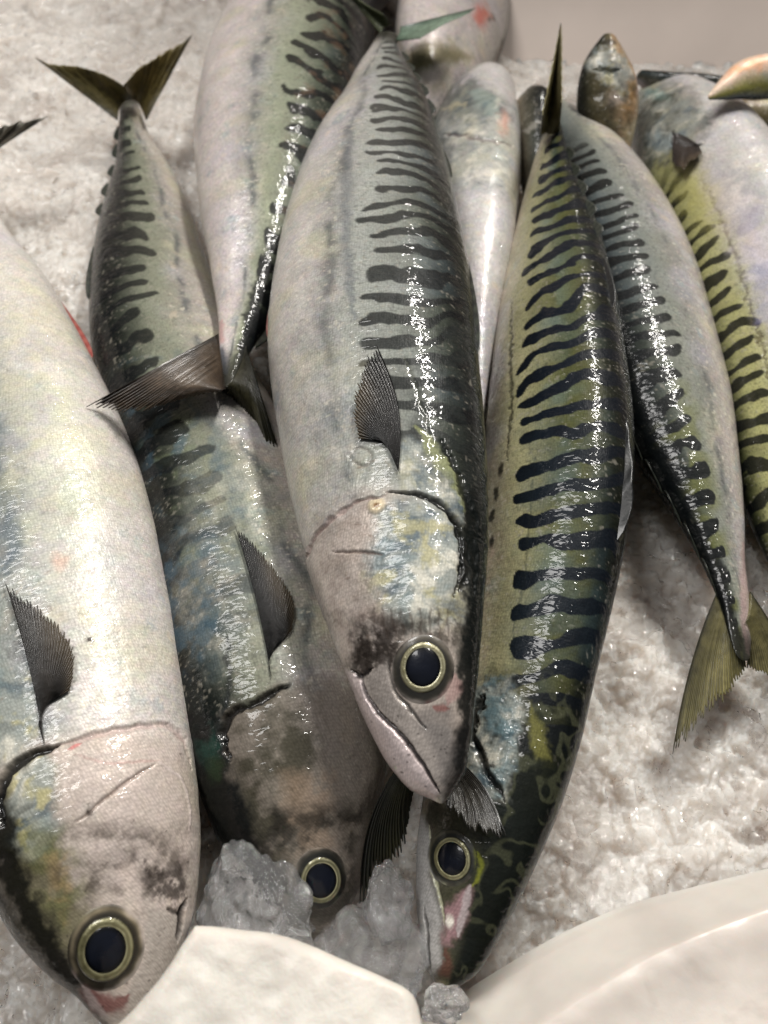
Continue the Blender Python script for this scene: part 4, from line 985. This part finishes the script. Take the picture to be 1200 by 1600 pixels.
E.stroke([(968, 520), (980, 640), (983, 740), (974, 830), (955, 930)], 7, L(10, 10, 11), 0.85, 0.8, 3)
re = E.build('boldly striped green backed mackerel right of the middle, tail fin standing on edge')
E.eye((706, 1340), 29, 22.5, 40, 1.2, -12, off=(2, 2), sock=(30, 32, 28), lid=(84, 80, 66), gold=(176, 172, 136), gold2=(90, 86, 56))
E.ridge('dorsal_fin', 0.36, 0.46, 0.0035, 0, tilt=-25, sweep=2.4, col=(12, 13, 14), col2=(24, 26, 26), wavy=0.0004); E.ridge('dorsal_fin', 0.62, 0.69, 0.0022, 0, tilt=-20, sweep=2, col=(12, 13, 14), col2=(24, 26, 26))
finlets(E, [0.74, 0.78, 0.82, 0.86, 0.90], 0.003, 0.02, tilt=-20)
plane_fin(E, 'tail_fin', [(850, 205), (860, 210), (874, 205)], [(876, 36), (877, 60), (877, 110), (877, 160)], 0.046, 0.075, 8, col=(100, 94, 66), col2=(150, 140, 104), seed=14, fray=0.01)
plane_fin(E, 'tail_fin', [(862, 205), (852, 208), (845, 212)], [(876, 36), (868, 80), (858, 130), (848, 180)], 0.046, 0.073, 8, col=(104, 98, 66), col2=(150, 142, 100), seed=15, fray=0.06)

# ---- F : under E, tail at the lower right
F = Fish([(866, 158, 884, 156), (856, 185, 912, 178), (855, 225, 952, 212), (864, 275, 1000, 264), (880, 345, 1046, 332), (900, 430, 1086, 420),
          (922, 520, 1113, 512), (948, 610, 1136, 604), (984, 690, 1150, 690), (1028, 762, 1158, 760), (1066, 822, 1162, 825), (1098, 880, 1164, 885), (1116, 918, 1168, 924), (1130, 960, 1171, 966), (1142, 1000, 1173, 1005), (1152, 1032, 1171, 1034)],
         [(0, 0.030), (0.3, 0.022), (0.7, 0.019), (1, 0.016)], [(0, 24), (0.3, 36), (0.6, 42), (1, 40)], (-1, 0), NS=950, NT=300, seed=23)
F.base(back=(62, 70, 60), back2=(44, 56, 66), flank=(128, 130, 120), belly=(172, 164, 158), vb=(58, 86, 106), bars=F.bars(34, 76, 4, 62, 0.12, 4, s0=0.16, forks=1.6, duty=0.1, wide=0.3), spots=0.6, spotv=96, silver=0.18, dorsal=44)
k = sm(F.S, 0.62, 0.72) * (1 - F.bar) * (1 - sm(F.V, 70, 95)) * sm(F.V, 20, 45); F.mix(k * 0.6 * sm(fbm(F.P0, 110, 2, 5), -0.1, 0.2), L(104, 106, 52))
k = (1 - sm(F.S, 0.45, 0.62)) * (1 - F.bar) * (1 - sm(F.V, 70, 95)); F.mix(k * 0.35, L(88, 96, 102))
k = (1 - sm(F.V, 28, 52)); F.mix(k * 0.8, L(10, 13, 14))
F.stroke([(1090, 820), (1122, 900), (1146, 980), (1158, 1030)], 13, L(10, 12, 12), 0.93, 0.5, 5); F.stroke([(1160, 850), (1164, 930), (1168, 1020)], 6, L(168, 142, 140), 0.7, 0.7, 3)
rf = F.build('mackerel lying behind the boldly striped one, its olive tail spread on bare ice')
finlets(F, [0.70, 0.745, 0.79, 0.835, 0.88], 0.0045, 0.03, tilt=55, base_in=0.0004)
plane_fin(F, 'tail_fin', [(1122, 918), (1128, 940), (1140, 965), (1160, 975)], [(1051, 1178), (1062, 1166), (1100, 1118), (1140, 1085), (1166, 1044)], 0.018, 0.012, 28, col=(66, 62, 42), col2=(150, 142, 92), seed=16, fray=0.10, bend=0.03)
plane_fin(F, 'tail_fin', [(1172, 925), (1172, 945), (1168, 965), (1162, 975)], [(1260, 1080), (1245, 1086), (1215, 1062), (1190, 1052), (1168, 1044)], 0.018, 0.012, 22, col=(66, 62, 42), col2=(142, 134, 88), seed=17, fray=0.05, bend=-0.03)
F.surf_fin('caudal_keel', [(1158, 940), (1162, 942)], [(1158, 1030), (1168, 1034)], 3, (0.0, 0.0), (60, 56, 46), (110, 100, 84), 0.0, seed=1, steps=20) if False else None

# ---- G: yellow one at the right edge
G = Fish([(1000, 128, 1040, 124), (984, 150, 1082, 142), (975, 185, 1130, 172), (980, 240, 1190, 225), (1008, 300, 1240, 290), (1042, 370, 1285, 360),
          (1076, 450, 1315, 440), (1106, 540, 1338, 530), (1130, 630, 1348, 620), (1148, 710, 1346, 705), (1166, 790, 1334, 785), (1190, 850, 1312, 850), (1222, 910, 1290, 910), (1240, 960, 1270, 960)],
         [(0, 0.024), (0.3, 0.018), (0.7, 0.014), (1, 0.012)], [(0, 12), (0.3, 2), (0.6, 6), (1, 10)], (-1, 0), NS=950, NT=300, seed=29)
G.base(back=(80, 84, 50), back2=(54, 68, 56), flank=(156, 154, 106), belly=(192, 187, 184), vb=(34, 58, 104), bars=G.bars(31, 66, 5, 56, 0.1, 9, wide=0.3, forks=1.5, s0=0.26, duty=-0.1), spots=0.0, silver=0.25)
G.stroke([(1092, 280), (1120, 330), (1148, 400), (1166, 460), (1190, 540), (1215, 620)], 3, L(84, 76, 54), 0.8, 0.7, 6, fr=500, groove=0.0003)
G.blob((1190, 410), 24, 90, L(150, 142, 192), 0.6, -12, 0.8, 10); G.blob((1090, 300), 26, 60, L(184, 178, 104), 0.5, -25, 0.8, 10); G.blob((1150, 330), 30, 80, L(214, 190, 206), 0.4, -25, 0.8, 10)
G.patch([(975, 190), (985, 145), (1040, 124), (1085, 145), (1110, 200), (1070, 230), (1010, 260), (985, 250)], L(96, 92, 84), 0.8, 16, 8)
G.blob((1024, 148), 22, 8, L(150, 186, 178), 0.8, 10, 0.7, 5); G.blob((1000, 185), 26, 40, L(62, 58, 50), 0.6, 0, 0.7, 8, 0.5); G.blob((1035, 215), 26, 18, L(150, 168, 176), 0.7, 0, 0.7, 6)  # the flat teal blob is a painted glint at the eye
G.stroke([(1052, 205), (1056, 222), (1076, 236), (1096, 226)], 6, L(28, 24, 22), 0.7, 0.7, 4, groove=0.0015)
G.foil([(985, 200), (1000, 140), (1050, 130), (1110, 190), (1060, 230), (1010, 260)], 0.6, 12, 150, 0.2, 0.8, 61); G.mottle([(980, 150), (1060, 140), (1050, 230), (1000, 330), (975, 240)], L(40, 42, 34), 0.7, 150, -0.05, 0.3, 12, 1)
G.foil([(1110, 240), (1200, 260), (1250, 500), (1180, 480), (1120, 330)], 0.4, 30, 90, 0.5, 0.0, 62)
rg = G.build('yellowish mackerel at the right edge with a stubby dark pectoral fin behind its head')
G.surf_fin('pectoral_fin', [(1052, 208), (1070, 214), (1092, 228)], [(1056, 262), (1075, 276), (1092, 262), (1100, 244)], 14, (0.001, 0.006), (26, 20, 18), (52, 42, 36), 0.12, seed=20)
plane_fin(G, 'tail_fin', [(1240, 950), (1255, 965), (1270, 950)], [(1200, 1090), (1255, 1030), (1310, 1080)], 0.012, 0.012, 20, seed=21)

# ---- H : pale belly between D and E
H = Fish([(722, 126, 758, 128), (694, 145, 788, 150), (672, 190, 804, 195), (660, 260, 810, 265), (654, 340, 806, 345), (658, 420, 797, 425),
          (676, 500, 782, 505), (700, 580, 768, 585), (722, 650, 760, 655), (735, 700, 755, 702)],
         [(0, 0.020), (0.5, 0.020), (1, 0.012)], -48, (-1, 0), NS=700, NT=220, seed=31)
H.base(back=(74, 86, 78), back2=(60, 80, 84), flank=(150, 152, 148), belly=(196, 192, 189), vb=(50, 80, 92), bars=H.bars(30, 70, 6, 30), spots=0.4, silver=0.35)
H.patch([(680, 190), (690, 150), (735, 122), (780, 150), (800, 180), (740, 190)], L(54, 62, 58), 0.85, 12, 8); H.stroke([(735, 140), (760, 158), (775, 180)], 13, L(150, 172, 164), 0.6, 0.7, 6); H.foil([(680, 190), (700, 145), (770, 135), (800, 180), (800, 300), (700, 300)], 0.55, 16, 160, 0.2, 0.5, 41); H.stroke([(690, 172), (730, 160)], 4, L(190, 180, 150), 0.7, 0.7, 4)
H.stroke([(690, 210), (740, 214), (800, 226)], 3, L(120, 104, 104), 0.6, 0.8, 3, groove=0.0008); H.blob((788, 190), 8, 16, L(214, 150, 128), 0.6, 0, 0.8, 4); H.stroke([(765, 640), (764, 610)], 5, PINK, 0.8)
rh = H.build('pale bellied mackerel seen as a narrow strip between the middle fish and the striped one')
plane_fin(H, 'tail_fin', [(738, 695), (746, 700), (756, 695)], [(700, 790), (745, 760), (775, 800)], 0.012, 0.010, 14, seed=22)

# ---- hidden one : only its tail shows under the middle snout
T = Fish([(600, 520, 640, 520), (570, 600, 680, 600), (555, 720, 720, 720), (560, 850, 730, 850), (585, 960, 722, 960), (615, 1050, 712, 1050), (640, 1120, 704, 1120), (655, 1170, 690, 1172), (660, 1190, 688, 1192)],
         [(0, 0.014), (0.6, 0.016), (1, 0.030)], 10, (1, 0), NS=300, NT=100, seed=37)
T.base(bars=T.bars(26, 80, 6, 30), spots=0.5)
T.build('mackerel buried under the middle fish, only frayed tail lobes showing')
plane_fin(T, 'tail_fin', [(650, 1160), (655, 1175), (664, 1190)], [(562, 1412), (575, 1400), (600, 1368), (628, 1330), (640, 1270), (646, 1230)], 0.032, 0.020, 24, col=(26, 28, 24), col2=(60, 58, 34), seed=23, fray=0.10, bend=0.10)
plane_fin(T, 'tail_fin', [(694, 1172), (690, 1182), (682, 1192)], [(790, 1306), (780, 1318), (752, 1306), (720, 1280), (692, 1252)], 0.036, 0.0385, 22, col=(32, 32, 30), col2=(70, 66, 58), seed=24, fray=0.16, bend=-0.10)

# ---- I : pinkish one top centre
I = Fish([(648, 188, 668, 190), (632, 160, 700, 168), (616, 110, 752, 130), (612, 60, 782, 78), (622, 10, 800, 20), (640, -45, 806, -45), (665, -100, 800, -100), (690, -150, 785, -150), (720, -200, 765, -200)],
         [(0, 0.024), (0.5, 0.026), (1, 0.03)], -35, (1, 0.2), NS=600, NT=200, seed=41)
I.base(back=(80, 90, 74), flank=(150, 148, 140), belly=(198, 188, 184), vb=(30, 50, 66), bars=None, spots=0.2, silver=0.25)
I.patch([(615, 100), (660, 70), (700, 66), (740, 92), (700, 100), (655, 108), (620, 120)], L(124, 116, 84), 0.85, 10, 5); I.blob((752, 24), 12, 16, L(206, 106, 88), 0.85, 0, 0.8, 5); I.blob((768, 28), 5, 7, L(70, 60, 50), 0.8)
I.stroke([(786, 60), (775, 95), (745, 130)], 3, L(120, 96, 80), 0.7, 0.7, 3, groove=0.001); I.stroke([(640, 128), (665, 120), (690, 118)], 11, L(226, 214, 210), 0.7, 0.8, 5)
I.build('pinkish pale fish with a red spot behind the middle fish tail at the top')

# ---- J : small one pointing up
J = Fish([(944, 54, 960, 54), (928, 72, 972, 74), (912, 98, 984, 102), (903, 135, 994, 140), (904, 175, 996, 182), (920, 215, 990, 225), (942, 255, 982, 262)],
         [(0, 0.062), (0.5, 0.040), (1, 0.022)], 10, (-1, 0), NS=500, NT=180, seed=43)
J.base(back=(46, 46, 36), back2=(44, 46, 40), flank=(92, 84, 60), belly=(160, 136, 106), vb=(40, 80, 110), bars=None, spots=0.0, silver=0.3)
J.blob((934, 96), 26, 9, L(170, 168, 160), 0.85, -15, 0.6, 5, 0.3); J.blob((960, 88), 12, 5, L(200, 160, 110), 0.8, 0, 0.7, 4); J.stroke([(950, 118), (965, 128), (972, 150)], 6, L(226, 214, 190), 0.85, 0.7, 4)
J.blob((985, 140), 8, 34, L(206, 160, 104), 0.8, 8, 0.8, 4); J.stroke([(925, 108), (948, 112), (970, 106)], 4, L(40, 36, 28), 0.8, 0.7, 4, groove=0.0015); J.stroke([(940, 68), (962, 68)], 5, L(40, 36, 30), 0.8, 0.7, 4)
J.foil([(912, 100), (940, 76), (975, 80), (988, 120), (980, 160), (940, 130)], 0.8, 6, 200, 0.6, 0.6, 51); J.mottle([(900, 120), (995, 130), (995, 230), (910, 220)], L(38, 36, 28), 0.7, 120, -0.05, 0.3, 10, 1)
J.build('small bronze fish pointing straight up with a shiny gill cover', 'small fish', None)

# ---- K : fish lying crosswise at the top right
K1 = Fish([(994, 108, 996, 128), (1030, 112, 1030, 150), (1080, 116, 1080, 158), (1140, 122, 1140, 162), (1210, 126, 1210, 166), (1290, 134, 1290, 160), (1340, 142, 1340, 152)],
          [(0, 0.030), (1, 0.030)], 15, (0, -1), NS=500, NT=160, seed=47)
K1.base(back=(40, 42, 36), back2=(36, 48, 52), flank=(70, 68, 58), belly=(110, 100, 88), bars=None, spots=0.0, silver=0.2)
K1.build('slim dark grey fish lying crosswise along the back of the box', 'small fish', None)
K2 = Fish([(1104, 150, 1108, 156), (1130, 122, 1134, 158), (1160, 96, 1162, 156), (1200, 86, 1204, 152), (1250, 82, 1252, 148), (1300, 92, 1300, 134), (1340, 105, 1340, 118)],
          [(0, 0.052), (1, 0.060)], 5, (0, 1), NS=500, NT=180, seed=53)
K2.base(back=(84, 98, 112), back2=(110, 130, 146), flank=(150, 148, 84), belly=(222, 196, 176), vb=(30, 64, 104), bars=None, spots=0.0, silver=0.25)
K2.blob((1165, 104), 36, 8, L(232, 168, 120), 0.7, -20, 0.8, 5)
K2.build('little fish with orange and white belly and blue back pointing left at the right edge', 'small fish', None)
K3 = Fish([(1096, 176, 1098, 190), (1130, 160, 1134, 206), (1175, 154, 1178, 216), (1230, 156, 1230, 220), (1300, 170, 1300, 214), (1350, 186, 1350, 200)],
          [(0, 0.024), (1, 0.024)], 20, (0, 1), NS=400, NT=140, seed=59)
K3.base(back=(58, 56, 44), flank=(92, 84, 60), belly=(120, 108, 88), bars=None, spots=0.0, silver=0.1)
K3.build('dull brown fish half hidden under the orange bellied one at the right edge', 'small fish', None)
K4 = Fish([(1120, 214, 1120, 224), (1150, 210, 1150, 236), (1200, 212, 1200, 240), (1260, 216, 1260, 238), (1310, 222, 1310, 232)], [(0, 0.026), (1, 0.026)], 30, (0, -1), NS=300, NT=120, seed=61)
K4.base(back=(44, 44, 40), flank=(80, 78, 66), belly=(120, 116, 100), bars=None, spots=0.0, silver=0.1)
K4.build('thin blackish fish just above the yellowish mackerel at the right edge', 'small fish', None)
L1 = Fish([(818, 146, 842, 146), (804, 160, 858, 160), (799, 190, 864, 190), (802, 225, 864, 225), (808, 262, 862, 262), (820, 300, 850, 300)], [(0, 0.034), (1, 0.016)], 60, (1, 0), NS=400, NT=160, seed=67)
L1.base(back=(74, 72, 62), back2=(62, 66, 60), flank=(120, 110, 92), belly=(140, 128, 110), bars=None, spots=0.0, silver=0.1)
L1.stroke([(812, 205), (828, 200), (846, 188)], 4, L(150, 146, 136), 0.7, 0.7, 3)
L1.build('round brown fish head peeping out left of the upright tail fin', 'small fish', None)
